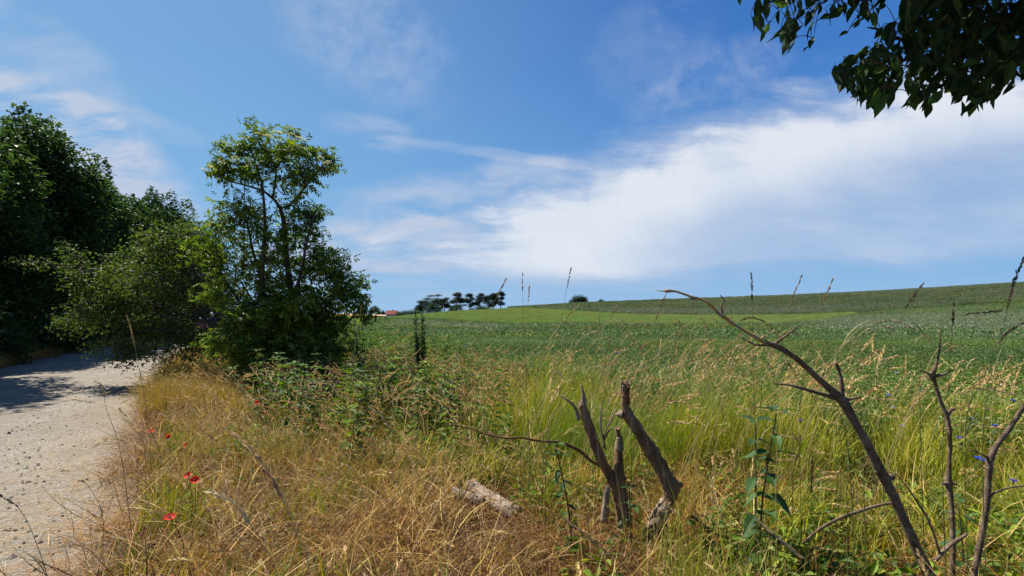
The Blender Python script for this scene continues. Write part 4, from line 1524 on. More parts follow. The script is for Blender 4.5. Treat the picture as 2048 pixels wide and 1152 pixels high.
shrub('bush', 'low dark bush under the right-hand pines on the horizon', 'bush', 962, 607, 620, 30, PY - 6, 733, GREENB, 3200)
shrub('bush', 'tiny dark bush just right of the last pine', 'bush', 1036, 611, 617, 5, 196, 734, GREENB, 700, .3)
shrub('tree', 'round dark tree alone on the skyline where the hill begins', 'tree', 1155, 588, 611, 23, 199, 735, GREENB, 3600, .4, asym=1)
shrub('tree', 'small flat-topped tree on the skyline right of the round one', 'tree', 1203, 595, 608, 9, 199, 736, PINE, 900, .32)
shrub('bush', 'tiny bush on the skyline at the far right of the small trees', 'bush', 1218, 601, 608, 3, 199, 737, PINE, 400, .28)
# hedge between farmhouse and pines
hb = P(818, 628, 262)
hd_ = thing('hedge', 'long low green hedge between the red-roofed farmhouse and the pines', 'hedge', (hb[0], hb[1], float(height(hb[0], hb[1]))))
rng = np.random.default_rng(740)
a = MB()
lob = []
for px in range(795, 846, 4):
    c0 = P(px, 628 - (px - 795) * .08, 262 + rng.normal(0, 2))
    lob.append((c0[0], c0[1], c0[2], 1.4, 1.6, 1.0 + (px - 795) * .018 + rng.uniform(0, .3)))
crown(a, lob, 4200, .42, [(.05, .09, .028), (.065, .105, .03), (.04, .07, .025)], rng, -50, .6, shell=.8)
a.build('foliage', M_LEAF, hd_)
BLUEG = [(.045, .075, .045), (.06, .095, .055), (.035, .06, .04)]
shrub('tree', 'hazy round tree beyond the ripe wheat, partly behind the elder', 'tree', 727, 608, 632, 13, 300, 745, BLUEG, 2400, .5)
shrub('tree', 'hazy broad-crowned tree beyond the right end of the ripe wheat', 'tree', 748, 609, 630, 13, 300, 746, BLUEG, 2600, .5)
shrub('bush', 'dark bush left of the red-roofed farmhouse', 'bush', 763, 619, 630, 9, 300, 747, GREENB, 1200, .45)
shrub('bush', 'small dark bush at the right end of the red-roofed farmhouse', 'bush', 798, 619, 630, 4, 380, 748, GREENB, 700, .45)

# farmhouse
FY = 390.
f0, f1 = P(772, 632, FY), P(795, 632, FY)
hc = (f0 + f1) / 2
gz = float(height(hc[0], hc[1])) - .5
house = thing('farmhouse', 'distant farmhouse with a long red tiled roof behind the cereal strip', 'house', (hc[0], hc[1], gz))
M_ROOF = mat_noise('clay_tile', [(.3, (.30, .085, .055)), (.6, (.42, .13, .085)), (.8, (.48, .18, .12))], 2.5, 6, .9, .4, 12)
M_WALLW = mat_noise('limewash', [(.3, (.55, .50, .44)), (.7, (.68, .64, .57))], 2, 5, .9, .1, 20)
M_FRAME = mat_noise('white_paint', [(.3, (.72, .72, .70)), (.7, (.8, .8, .78))], 4, 2, .6, .05, 40)
M_PANE = mat_noise('window_glass', [(.3, (.03, .04, .05)), (.7, (.05, .06, .07))], 2, 2, .08, 0, 10, spec=.6)
M_DOOR = mat_noise('green_door_paint', [(.3, (.05, .10, .06)), (.7, (.07, .13, .08))], 3, 3, .6, .05, 30)


def box(mb, c, s, mi=0, col=(1, 1, 1)):
    c, s = np.asarray(c, float), np.asarray(s, float) / 2
    v = [c + s * np.array(q) for q in [(-1, -1, -1), (1, -1, -1), (1, 1, -1), (-1, 1, -1), (-1, -1, 1), (1, -1, 1), (1, 1, 1), (-1, 1, 1)]]
    mb.add(v, np.array([[0, 3, 2, 1], [4, 5, 6, 7], [0, 1, 5, 4], [1, 2, 6, 5], [2, 3, 7, 6], [3, 0, 4, 7]]), col, mi)


wd = (f1 - f0)[0] * .97
eave = P(783, 628.2, FY)[2]
ridge = P(783, 621.0, FY)[2]
a = MB()
box(a, (hc[0], hc[1], (gz - .5 + eave) / 2), (wd * .95, 6.0, eave - gz + .5))
for sx in (-1, 1):
    xg = hc[0] + sx * (wd * .475 - .01)
    a.add([(xg, hc[1] - 3, eave), (xg, hc[1] + 3, eave), (xg, hc[1], ridge - .15), (xg - sx * .25, hc[1] - 3, eave), (xg - sx * .25, hc[1] + 3, eave), (xg - sx * .25, hc[1], ridge - .15)],
          [np.array([[0, 1, 2], [3, 5, 4]]), np.array([[0, 2, 5, 3], [1, 4, 5, 2]])])
a.build('wall', M_WALLW, house)
a = MB()
for sy in (-1, 1):
    e0 = np.array([0, sy * 3.5, eave - .25])
    r0 = np.array([0, 0, ridge])
    for k in range(9):      # courses of tiles, each lapping the one below
        q0, q1 = e0 + (r0 - e0) * k / 9, e0 + (r0 - e0) * (k + 1.12) / 9
        up_ = np.array([0, 0, .10])
        v = []
        for xs in (-wd / 2, wd / 2):
            v += [q0 + [xs, 0, .12], q1 + [xs, 0, .02], q1 + [xs, 0, -.06], q0 + [xs, 0, .0]]
        v = np.array(v) + [hc[0], hc[1], 0]
        fc = np.array([[0, 4, 5, 1], [3, 2, 6, 7], [0, 3, 7, 4], [1, 5, 6, 2], [0, 1, 2, 3], [4, 7, 6, 5]])
        a.add(v, fc)
rf = a.build('roof', M_ROOF, house)
a = MB()
box(a, (hc[0] + .8, hc[1], ridge + .3), (.5, .5, 1.0))
a.build('chimney', M_ROOF, rf)
for k in range(3):
    wx = hc[0] - wd * .3 + k * wd * .3
    if k == 1:
        a = MB()
        box(a, (wx, hc[1] - 3.03, gz + 1.0), (.95, .08, 2.0))
        a.build('door', M_DOOR, house)
        continue
    a = MB()
    for (cx_, cz_, sx_, sz_) in [(-.5, 0, .1, 1.2), (.5, 0, .1, 1.2), (0, .55, .9, .1), (0, -.55, .9, .1), (0, 0, .07, 1.0)]:
        box(a, (wx + cx_, hc[1] - 3.02, gz + 1.5 + cz_), (sx_, .1, sz_))
    fr_ = a.build('window', M_FRAME, house)
    a = MB()
    box(a, (wx, hc[1] - 3.0, gz + 1.5), (.9, .06, 1.0))
    a.build('pane', M_PANE, fr_)

# ------------------------------------------------------------------ overhanging tree, upper right
rng = np.random.default_rng(800)
ot = thing('overhanging_tree', 'broad-leaved tree hanging its dark leafy bough into the top right corner', 'tree', (3.9, -1.3, 0))
a = MB()
tube(a, [(3.9, -1.3, -.1), (3.85, -1.25, 1.0), (3.7, -1.1, 2.2), (3.3, -.7, 3.4), (2.6, -.2, 4.3), (1.6, .4, 4.9)], [.19, .16, .14, .11, .08, .04], 10, 6, .05)
a.build('trunk', M_BARK, ot, True)


def bough(pts, r_):
    a = MB()
    tube(a, pts, r_, 7, 5, .06, rng=rng)
    return a.build('bough', M_BARK, ot, True)


bough([(3.7, -1.1, 2.3), (3.2, -.2, 2.75), (2.8, .9, 2.9), P(1960, 60, 2.5), P(1860, 90, 2.45), P(1790, 75, 2.4), P(1760, 60, 2.35), P(1735, 55, 2.3)], [.07, .055, .042, .022, .013, .008, .006, .003])
bough([P(1960, 60, 2.5), P(1900, 130, 2.5), P(1860, 170, 2.45), P(1840, 200, 2.4)], [.014, .009, .006, .003])
bough([P(1860, 90, 2.45), P(1800, 125, 2.4), P(1740, 150, 2.35), P(1700, 160, 2.3)], [.010, .007, .005, .003])
bough([(2.9, .6, 3.0), P(1850, -60, 2.6), P(1700, -50, 2.5), P(1600, -25, 2.45), P(1530, 10, 2.4)], [.03, .018, .012, .008, .003])
bough([(3.3, -.7, 3.3), (2.4, .6, 4.2), (1.0, 1.6, 4.6), (-.4, 2.0, 4.7)], [.09, .06, .04, .015])
bough([(3.4, -.8, 3.2), (4.2, .6, 3.8), (4.4, 1.8, 4.0)], [.08, .05, .02])
bough([(2.8, -.3, 4.2), (1.4, -.6, 5.0), (.2, -.2, 5.2)], [.06, .04, .015])


def inpoly(px, py, poly):
    px, py = np.asarray(px), np.asarray(py)
    r = np.zeros(px.shape, bool)
    n = len(poly)
    for k in range(n):
        (x0, y0), (x1, y1) = poly[k], poly[(k + 1) % n]
        c_ = ((y0 > py) != (y1 > py)) & (px < (x1 - x0) * (py - y0) / ((y1 - y0) + 1e-9) + x0)
        r ^= c_
    return r


OTL = [(.034, .072, .018), (.05, .098, .022), (.024, .050, .015), (.08, .14, .028)]
polys = [
    ([(1462, -60), (1470, 22), (1490, 24), (1512, 70), (1535, 110), (1585, 127), (1632, 92), (1655, 60), (1690, 40), (1735, 20), (1750, -60)], 120, .95),
    ([(1690, 40), (1665, 78), (1740, 62), (1790, 50), (1800, -60), (1720, -60)], 26, .8),
    ([(1662, 130), (1668, 180), (1700, 205), (1752, 238), (1782, 225), (1800, 170), (1812, 120), (1800, 40), (1755, 50), (1730, 110), (1690, 112)], 150, 1.0),
    ([(1800, 130), (1815, 170), (1812, 215), (1855, 238), (1885, 190), (1900, 120), (1850, 100)], 74, 1.0),
    ([(1800, -60), (1800, 120), (1870, 170), (1925, 238), (1995, 214), (2010, 195), (2045, 165), (2110, 160), (2110, -60)], 850, 1.0)]
# one large leaf, curved along its length, with a raised midrib; each leaf hangs as a part of its own
def leaf_mesh(seed):
    r2 = np.random.default_rng(seed)
    ts = np.linspace(0, 1, 6)
    wds = np.array([.03, .30, .42, .36, .20, .0])
    v = []
    for t_, w_ in zip(ts, wds):
        zz_ = -.22 * t_ * t_
        rip = r2.normal(0, .012)
        for s_ in (-1, 0, 1):
            v.append((t_, s_ * w_ * .5 * 1.0 * r2.uniform(.93, 1.07), zz_ + .09 * abs(s_) * w_ * 2 + rip * abs(s_)))
    f = []
    for k in range(5):
        for s_ in (0, 1):
            q = k * 3 + s_
            f.append((q, q + 3, q + 4, q + 1))
    c_ = np.tile(np.array(OTL)[r2.integers(0, 4)] * r2.uniform(.85, 1.2), (18, 1))
    c_[1::3] *= 1.25
    m_ = MB().add(np.array(v), np.array(f), c_)
    m_.add([(-.22, -.006, .0), (0, -.006, 0), (0, .006, 0), (-.22, .006, 0)], np.array([[0, 1, 2, 3]]), (.09, .12, .03))
    return m_.mesh('leaf', M_LEAF)


LM = [leaf_mesh(820 + k) for k in range(9)]
twig = MB()
count = 0
extra = MB()
cand = []
for poly, n, sz in polys:
    bb_ = np.array(poly)
    got = 0
    lo_, hi_ = bb_.min(0), bb_.max(0)
    tries = 0
    while got < n and tries < 60000:
        tries += 1
        qx, qy = rng.uniform(lo_[0], hi_[0]), rng.uniform(lo_[1], hi_[1])
        if not inpoly(np.array([qx]), np.array([qy]), poly)[0]:
            continue
        Y = rng.uniform(2.05, 2.75)
        L = rng.uniform(.065, .115) * sz
        an = rng.normal(math.pi / 2 + .30, .68)     # mostly hanging down, a little to the left
        ex, ey = qx + math.cos(an) * L * 1024 / Y * .95, qy + math.sin(an) * L * 1024 / Y * .95
        if not inpoly(np.array([ex]), np.array([ey]), poly)[0] and not (ex > 1820 and ey < 160):
            continue
        base, tip = P(qx, qy, Y), P(ex, ey, Y + rng.normal(0, .045))
        cand.append((base, tip, L))
        got += 1
# sprays: group neighbouring leaves on thin twigs, then place them
for k, (base, tip, L) in enumerate(cand):
    ax = norm(tip - base)
    nr = norm(np.array([rng.normal(0, .6), rng.normal(-.45, .5), rng.normal(.5, .4)]))
    side = norm(np.cross(nr, ax))
    up_ = np.cross(ax, side)
    if count < 296 and (k < 120 or k % 2 == 0):
        o = bpy.data.objects.new('leaf', LM[k % 9])
        C.objects.link(o)
        o.parent = ot
        M = Matrix(((ax[0] * L, side[0] * L, up_[0] * L, base[0] - 3.9), (ax[1] * L, side[1] * L, up_[1] * L, base[1] + 1.3), (ax[2] * L, side[2] * L, up_[2] * L, base[2]), (0, 0, 0, 1)))
        o.matrix_basis = M
        count += 1
    else:
        leaves(extra, [base], [ax], [nr], L, L * .42, pick(OTL, 1, rng), False, .2, .15)
B = np.array([c_[0] for c_ in cand])
for k in range(len(B)):
    d = np.linalg.norm(B - B[k], axis=1)
    d[k] = 9
    # join to the neighbour nearer the trunk
    d = d + 3.0 * (B[:, 0] < B[k, 0] + .01)
    j = int(np.argmin(d))
    if d[j] < .35:
        m_ = (B[k] + B[j]) / 2 + np.array([0, 0, .012])
        tube(twig, [B[k], m_, B[j]], [.0013, .0018, .0022], 4, 2)
o = twig.build('twig', M_BARK, ot)
o["kind"] = 'stuff'


def hidden_part(p):
    """keep the upper crown clear of the view except where the photo shows the bough"""
    px_, py_ = proj(p)
    inview = (p[:, 1] > .25) & (px_ > -60) & (px_ < 2140) & (py_ > -45)
    return ~inview


crown(extra, [(1.9, 1.2, 4.7, 2.4, 1.9, .9), (.5, 1.3, 4.7, 1.2, 1.3, .6), (1.0, 3.0, 4.9, 1.3, 1.1, .6), (2.4, 2.8, 4.6, 1.4, 1.2, .7), (2.6, 1.6, 4.2, 1.8, 1.6, .8), (.6, -.2, 5.2, 2.2, 1.4, .8), (3.4, 0, 4.4, 1.8, 1.8, 1.1), (4.4, 1.4, 3.7, 1.3, 1.2, .9), (2.2, 1.0, 3.6, 1.3, .9, .6), (3.5, 2.3, 2.9, .8, .7, .6), (3.3, 1.6, 3.1, .7, .8, .6), (1.9, 2.2, 3.6, 1.5, .7, .45)], 24000, .12, OTL, rng, 2.2,
      .4, keep=hidden_part, shell=.95, wide=.45)
o = extra.build('leaves', M_LEAF, ot)
o["kind"] = 'stuff'


# ------------------------------------------------------------------ dead shrub, lower right
thin = .66


def pxtube(mb, q, r_, Y, sides=8, per=5, rough=.10, jag=0.0, mi=0):
    pts = PX(q, Y)
    rr = np.array(r_, float) * thin * np.array([p_[1] for p_ in pts]) / 1024
    tube(mb, pts, rr, sides, per, rough, mi=mi, jag=jag)


rng = np.random.default_rng(840)
base = P(1890, 1230, 2.6)
ds = thing('dead_shrub', 'bare dead shrub with three forked grey-brown stems in the lower right corner', 'shrub', (base[0], base[1], 0))
a = MB()
pxtube(a, [(1885, 1245, .0), (1865, 1165), (1830, 1090), (1790, 1000), (1765, 950), (1730, 880), (1706, 838), (1683, 800), (1640, 760), (1590, 715), (1552, 692), (1530, 686)],
       [16, 14.5, 13.2, 12.5, 14, 11, 11, 13.5, 8.5, 7.6, 8.5, 8], 2.6, 10, 6, .10)
st = a.build('stem', M_DEADBARK, ds, True)
a = MB()
pxtube(a, [(1534, 687), (1500, 668), (1470, 650), (1452, 637), (1444, 632), (1436, 625), (1415, 605), (1396, 597), (1386, 596), (1376, 591), (1352, 583), (1340, 582), (1334, 582), (1326, 582), (1312, 581.5)],
       [8, 5.5, 5, 5.5, 7, 4.6, 4.2, 4.2, 6.5, 4, 3.6, 5.0, 6, 2.2, 1.0], 2.6, 9, 4, .14)
o = a.build('stem', M_LIT_LICHEN, ds, True)
o["label"] = 'stem tip coloured sunlit pale, crusted with orange lichen'


def twg(parent, q, r_, Y=2.6, mat=M_DEADBARK, jag=0.0, name='twig'):
    a = MB()
    pxtube(a, q, r_, Y, 7, 4, .10, jag)
    return a.build(name, mat, parent, True)


twg(st, [(1690, 803), (1650, 790), (1620, 781), (1580, 770), (1545, 767)], [9, 6, 5.5, 4, 1.8])
twg(st, [(1684, 796), (1682, 760), (1677, 740), (1671, 725)], [8, 5.5, 4.5, 4.5], jag=.004)
twg(st, [(1548, 688), (1560, 680), (1582, 664), (1606, 645)], [6, 4, 2.5, 1.5])
twg(st, [(1548, 690), (1515, 690), (1495, 682), (1480, 675)], [5, 3, 2.2, 1.2])
twg(st, [(1530, 686), (1524, 676), (1530, 672)], [6, 4, 2.5], mat=M_LIT_LICHEN)
twg(o, [(1444, 630), (1443, 610), (1448, 600), (1440, 590)], [3.5, 2.4, 2.2, 1.2])
twg(st, [(1690, 800), (1702, 798), (1722, 794)], [8, 4.5, 2.5])
twg(st, [(1772, 956), (1758, 946), (1749, 943)], [12, 8, 3.5], jag=.006)
twg(st, [(1770, 960), (1786, 952)], [12, 9], jag=.006)
twg(st, [(1800, 1004), (1760, 1010), (1720, 1022), (1680, 1036), (1640, 1058), (1605, 1086)], [4.5, 4, 4.5, 4.5, 4, 2.5])
twg(st, [(1872, 1120), (1900, 1090), (1935, 1068)], [6, 5.5, 3.5])
twg(st, [(1880, 1110), (1868, 1070), (1852, 1030), (1838, 1010), (1815, 975), (1790, 945)], [3.4, 3, 2.6, 2.6, 2, 1.2])
a = MB()
pxtube(a, [(1915, 1245), (1905, 1165), (1906, 1080), (1903, 1010), (1897, 965), (1898, 930), (1900, 890), (1896, 840), (1880, 800), (1869, 765), (1865, 750)], [8.5, 7.5, 6.5, 6.2, 8.5, 5.2, 5.2, 5.6, 4.8, 5, 10], 2.75, 9, 5, .14, .004)
s2 = a.build('stem', M_DEADBARK, ds, True)
twg(s2, [(1864, 752), (1852, 745), (1838, 740)], [6, 3, 1.5], 2.75)
twg(s2, [(1866, 750), (1876, 715), (1880, 690), (1878, 660)], [6, 2.8, 2.4, 1.5], 2.75)
twg(s2, [(1870, 752), (1890, 748), (1905, 740)], [6, 3, 1.5], 2.75)
twg(s2, [(1884, 968), (1897, 966), (1912, 969)], [3, 7, 2.5], 2.75, jag=.004)
twg(s2, [(1897, 976), (1897, 966), (1898, 956)], [6.5, 9, 6], 2.75)
twg(s2, [(1893, 832), (1902, 820), (1910, 818)], [6, 5, 3], 2.75, jag=.003)
a = MB()
pxtube(a, [(1930, 1245), (1945, 1165), (1960, 1090), (1973, 1010), (1977, 950), (1980, 920), (1992, 893), (2020, 855), (2048, 812), (2080, 770)], [10, 9, 8.5, 8, 8.6, 9.5, 7.6, 6.8, 6, 5], 2.5, 9, 5, .10)
s3 = a.build('stem', M_DEADBARK, ds, True)
twg(s3, [(1985, 920), (1962, 908), (1943, 900)], [6, 2.6, 1.4], 2.5)
twg(s3, [(1975, 1000), (1990, 985), (2020, 975), (2048, 972)], [5, 3, 2.4, 2], 2.5)

# ------------------------------------------------------------------ broken stumps
thin = .80
SY = 3.4
rng = np.random.default_rng(860)
b0 = P(1308, 1085, SY)
s_r = thing('broken_stump', 'tall crooked dead stump bending left above its knee, broken off at the top', 'stump', (b0[0], b0[1], 0), 'broken stumps in the dry grass')
a = MB()
pxtube(a, [(1294, 1125), (1302, 1085), (1310, 1055), (1320, 1030), (1337, 1000), (1341, 977), (1331, 955), (1318, 930), (1303, 905), (1278, 865), (1259, 836), (1253, 826), (1250, 812), (1250, 795), (1250, 778), (1250, 765)],
       [25, 21, 19.5, 18, 17.5, 21, 20, 18.5, 18, 15.5, 14.5, 15.5, 11.5, 11.5, 11.5, 12], SY, 16, 6, .17, .022)
tb = a.build('trunk', M_STUMP, s_r, True)
a = MB()
pxtube(a, [(1292, 1120), (1303, 1082), (1312, 1052), (1322, 1028), (1336, 1004)], [25.5, 21.6, 20, 18.6, 16.5], SY - .012, 12, 6, .12)
o = a.build('pale_wood_part', M_STUMP2, s_r, True)  # paler sleeve puts the sunlit look of the lower trunk into its colour
o["label"] = 'trunk below the knee, coloured pale as if sunlit'
twg(s_r, [(1348, 975), (1358, 968), (1364, 975)], [14, 9, 3], SY, M_STUMP, .01, 'knot')
twg(s_r, [(1243, 829), (1238, 828), (1234, 826)], [12, 8, 4], SY - .02, M_STUMP2, .01, 'knot')
a = MB()
for k in range(9):
    an = k * .7
    c_ = P(1250 + 8 * math.cos(an), 770, SY + 8 * math.sin(an) * SY / 1024)
    tube(a, [c_ - [0, 0, .03], c_ + [rng.normal(0, .003), 0, rng.uniform(.012, .032)]], [.009, .004], 5, 2, .2)
a.build('splintered_rim', M_STUMP2, s_r)
a = MB()
pxtube(a, [(1256, 808), (1254, 790), (1255, 772)], [7, 6.5, 6], SY - .026, 7, 3, .25, .008)
o = a.build('rotten_core', M_ROT, s_r, True)

b0 = P(1240, 1070, SY + .05)
s_l = thing('broken_stump', 'dark split stump leaning left with a jagged spike and a lichened side branch', 'stump', (b0[0], b0[1], 0), 'broken stumps in the dry grass')
a = MB()
Y2 = SY + .05
pxtube(a, [(1252, 1110), (1247, 1060), (1242, 1020), (1231, 974), (1216, 945), (1206, 927), (1190, 890), (1175, 846), (1166, 818), (1163, 806)], [24, 20, 17, 15, 13, 12, 13.5, 12.5, 11.5, 11], Y2, 13, 6, .16, .03)
tl_ = a.build('trunk', M_STUMP, s_l, True)
a = MB()
pxtube(a, [(1165, 812), (1167, 797), (1165, 782), (1162, 769)], [9, 7, 4, 1.5], Y2, 8, 4, .25, .004)
a.build('spike', M_STUMP2, s_l, True)
a = MB()
pxtube(a, [(1158, 840), (1150, 815), (1135, 800), (1120, 791)], [5, 4, 2.6, 1.8], Y2, 7, 4, .1)
a.build('twig', M_STUMP2, s_l, True)
a = MB()
pxtube(a, [(1248, 1060), (1243, 1000), (1238, 950), (1237, 915), (1238, 890), (1239, 877), (1236, 868), (1235, 856)], [18, 16, 14, 12, 9.5, 8, 5.5, 6.5], Y2 - .03, 11, 6, .2, .012)
o = a.build('stub', M_STUMP, s_l, True)
o["label"] = 'shorter upright stub with a pale notched top'
a = MB()
pxtube(a, [(1239, 900), (1239, 885), (1239, 874)], [11, 9.5, 7], Y2 - .034, 9, 4, .2)
a.build('pale_wood_part', M_STUMP2, s_l, True)
a = MB()
pxtube(a, [(1209, 1045), (1211, 1015), (1214, 985), (1217, 972)], [9, 8, 6.5, 4], Y2 - .02, 8, 4, .2, .01)
o = a.build('bark_slab', M_STUMP2, s_l, True)
a = MB()
pxtube(a, [(1206, 932), (1182, 922, -.02), (1165, 906, -.05), (1149, 896, -.08), (1122, 885, -.11), (1096, 883, -.13), (1070, 880, -.14), (1044, 875, -.14), (1014, 876, -.13), (998, 873, -.12), (976, 869, -.1), (950, 860, -.08), (935, 855, -.06), (901, 848, -.03)],
       [5.5, 4.3, 4, 4.4, 3.5, 3.2, 3.6, 3.0, 3.4, 2.5, 2.9, 1.9, 2.1, 1.0], Y2, 8, 4, .18)
o = a.build('side_branch', M_LICHEN2, s_l, True)
o["label"] = 'thin side branch covered in rusty orange lichen'
for q in ([(1212, 900), (1202, 860), (1201, 830), (1203, 812)], [(1208, 895), (1208, 870), (1222, 840), (1232, 818)], [(1208, 880), (1218, 862), (1226, 856)]):
    twg(s_l, q, [2.6, 2.2, 1.8, 1.2][:len(q)], Y2 + .08, M_STUMP2)

# ------------------------------------------------------------------ fallen logs
def log(label, q, r_, mat, end):
    c_ = PX(q, 0)
    root = thing('fallen_log', label, 'log', (c_[0][0], c_[0][1], 0), 'logs lying in the dry grass')
    a = MB()
    rr = np.array(r_, float) * np.array([p_[1] for p_ in c_]) / 1024
    tube(a, c_, rr, 13, 6, .10, jag=.012)
    a.build('trunk', mat, root, True)
    a = MB()
    tube(a, [c_[-1] - norm(c_[-1] - c_[-2]) * .03, c_[-1] + norm(c_[-1] - c_[-2]) * .006], [rr[-1] * .72, rr[-1] * .66], 11, 2, .18, jag=.01)
    a.build('rotten_end', end, root)
    a = MB()
    for k in range(5):
        i0 = rng.uniform(.1, .9)
        j0 = min(int(i0 * (len(c_) - 1)), len(c_) - 2)
        f_ = i0 * (len(c_) - 1) - j0
        c0 = c_[j0] * (1 - f_) + c_[j0 + 1] * f_
        d_ = np.array([rng.normal(0, .4), -.5, .9])
        d_ /= np.linalg.norm(d_)
        tube(a, [c0 + d_ * rr[0] * .7, c0 + d_ * rr[0] * 1.12], [.012, .005], 6, 2, .2)
    a.build('knot', M_DEADBARK, root)
    return root


M_LOG = mat_noise('pale_log_bark', [(.3, (.10, .07, .05)), (.45, (.33, .25, .185)), (.6, (.48, .39, .305)), (.8, (.58, .50, .41))], 14, 9, .9, .9, 50)
log('pale weathered log lying in straw, its dark rotten end towards the camera', [(940, 969, 4.25), (965, 988, 4.12), (1000, 1010, 3.95), (1034, 1032, 3.80)], [12, 12.5, 14, 15.5], M_LOG, M_ROT)
log('shorter pale log tucked behind the first with rust-brown straw at its end', [(966, 1002, 4.02), (945, 998, 4.02), (925, 990, 4.04), (905, 985, 4.06)], [10, 11, 11, 10], M_LOG, M_ROT)


# ------------------------------------------------------------------ flowers
def stalk_to(mb, top, rng, r=.0018, col=(.12, .15, .05), lean=.12):
    g = np.array([top[0] + rng.normal(0, lean), top[1] + rng.normal(0, lean), 0])
    mid = (g + top) / 2 + np.array([rng.normal(0, .04), rng.normal(0, .04), .05])
    tube(mb, [g, mid, top], [r * 1.4, r * 1.1, r], 5, 5, 0, col)
    return g


def poppy(px, py, Y, R, label, rng, tilt):
    R = R * .85 * .88
    top = P(px, py, Y * .88)
    st_ = MB()
    g = stalk_to(st_, top, rng)
    root = thing('poppy', label, 'poppy', g, 'red poppies in the dry verge')
    st_.build('stem', M_GRASS1, root, True)
    pt = MB()
    rot = np.array(Euler(tilt).to_matrix())
    for k in range(4):
        a0 = k * math.pi / 2 + rng.normal(0, .12)
        v = []
        nr_, na = 4, 7
        RR = R * (1.0 if k % 2 == 0 else .88)
        for i in range(nr_):
            rr = RR * (.12 + .88 * i / (nr_ - 1))
            for j in range(na):
                th = a0 + (j / (na - 1) - .5) * 1.9
                z = .34 * R * (i / (nr_ - 1)) ** 1.6 + .05 * R * math.sin(j * 2.1 + k) * i / 3 + .02 * R * (k % 2) + .012 * R * rng.normal()
                rw = rr * (1 + .06 * math.sin(j * 3.3 + k))
                v.append(rot @ np.array([rw * math.cos(th), rw * math.sin(th), z]) + top)
        f = [(i * na + j, i * na + j + 1, (i + 1) * na + j + 1, (i + 1) * na + j) for i in range(nr_ - 1) for j in range(na - 1)]
        c_ = np.tile(np.array((.72, .05, .018)) * rng.uniform(.85, 1.15), (len(v), 1))
        c_[:na] = (.05, .01, .01)
        q = MB().add(v, np.array(f), c_)
        o_ = q.build('petal', M_PETAL, root, True)
    cc = MB()
    tube(cc, [top, top + rot @ np.array([0, 0, R * .28])], [R * .14, R * .16], 8, 2, 0, (.05, .06, .03))
    cc.build('seed_capsule', M_GRASS1, root, True)


rng = np.random.default_rng(880)
for (px, py, Y, R, lab, tl2) in [
    (302, 863, 5.2, .034, 'small red poppy farthest left, close to the gravel edge', (.5, .1, 0)),
    (337, 873, 5.1, .028, 'small red poppy half closed among dry stalks, just right of the farthest-left one', (1.2, .5, 0)),
    (372, 890, 4.8, .022, 'small dark red poppy nearly hidden behind a grass head', (1.0, -.6, 0)),
    (377, 951, 3.75, .032, 'red poppy with ragged petals, upper left of the overlapping pair', (.8, -.5, 0)),
    (390, 961, 3.7, .036, 'red poppy, lower right of the overlapping pair', (.7, .4, 0)),
    (340, 1036, 3.02, .038, 'bright red wide-open poppy nearest the bottom of the picture', (.35, .05, 0)),
    (514, 805, 5.9, .030, 'orange-red poppy alone in front of the nettles', (1.0, .2, 0))]:
    poppy(px, py, Y, R, lab, rng, tl2)


def cornflower(px, py, Y, label, colr, rng, R=.025):
    top = P(px, py, Y)
    st_ = MB()
    g = stalk_to(st_, top, rng, .0014, (.12, .17, .08))
    for k in range(5):
        t_ = rng.uniform(.3, .85)
        leaves(st_, [g * (1 - t_) + top * t_], [[rng.normal(), rng.normal(), 1.2]], [[1, 0, .3]], rng.uniform(.05, .1), .006, [(.12, .18, .08)], True, .2, .1)
    root = thing('cornflower', label, 'cornflower', g, 'cornflowers at the edge of the crop')
    st_.build('stem', M_GRASS1, root)
    cx_ = MB()
    tube(cx_, [top - [0, 0, .018], top - [0, 0, .008], top], [.004, .0075, .005], 8, 3, 0, (.10, .12, .06))
    cx_.build('calyx', M_GRASS1, root, True)
    hd = MB()
    tl_v = np.array([rng.normal(0, .3), -.55 + rng.normal(0, .2), .8])
    n = 10
    for k in range(n):
        an = 2 * math.pi * k / n + rng.normal(0, .1)
        ax = np.array([math.cos(an), math.sin(an), .35])
        for sp in (-.22, 0, .22):
            ax2 = np.array([math.cos(an + sp), math.sin(an + sp), .35])
            leaves(hd, [top], [ax2 + tl_v * .35], [tl_v], R * rng.uniform(.9, 1.2), R * .30, pick([colr], 1, rng, .15), True, .05, .2)
    for k in range(10):
        leaves(hd, [top], [tl_v + rng.normal(0, .35, 3)], [[1, 0, 0]], R * .55, R * .12, pick([np.array(colr) * .55], 1, rng), True, 0, .1)
    hd.build('florets', M_PETAL, root)


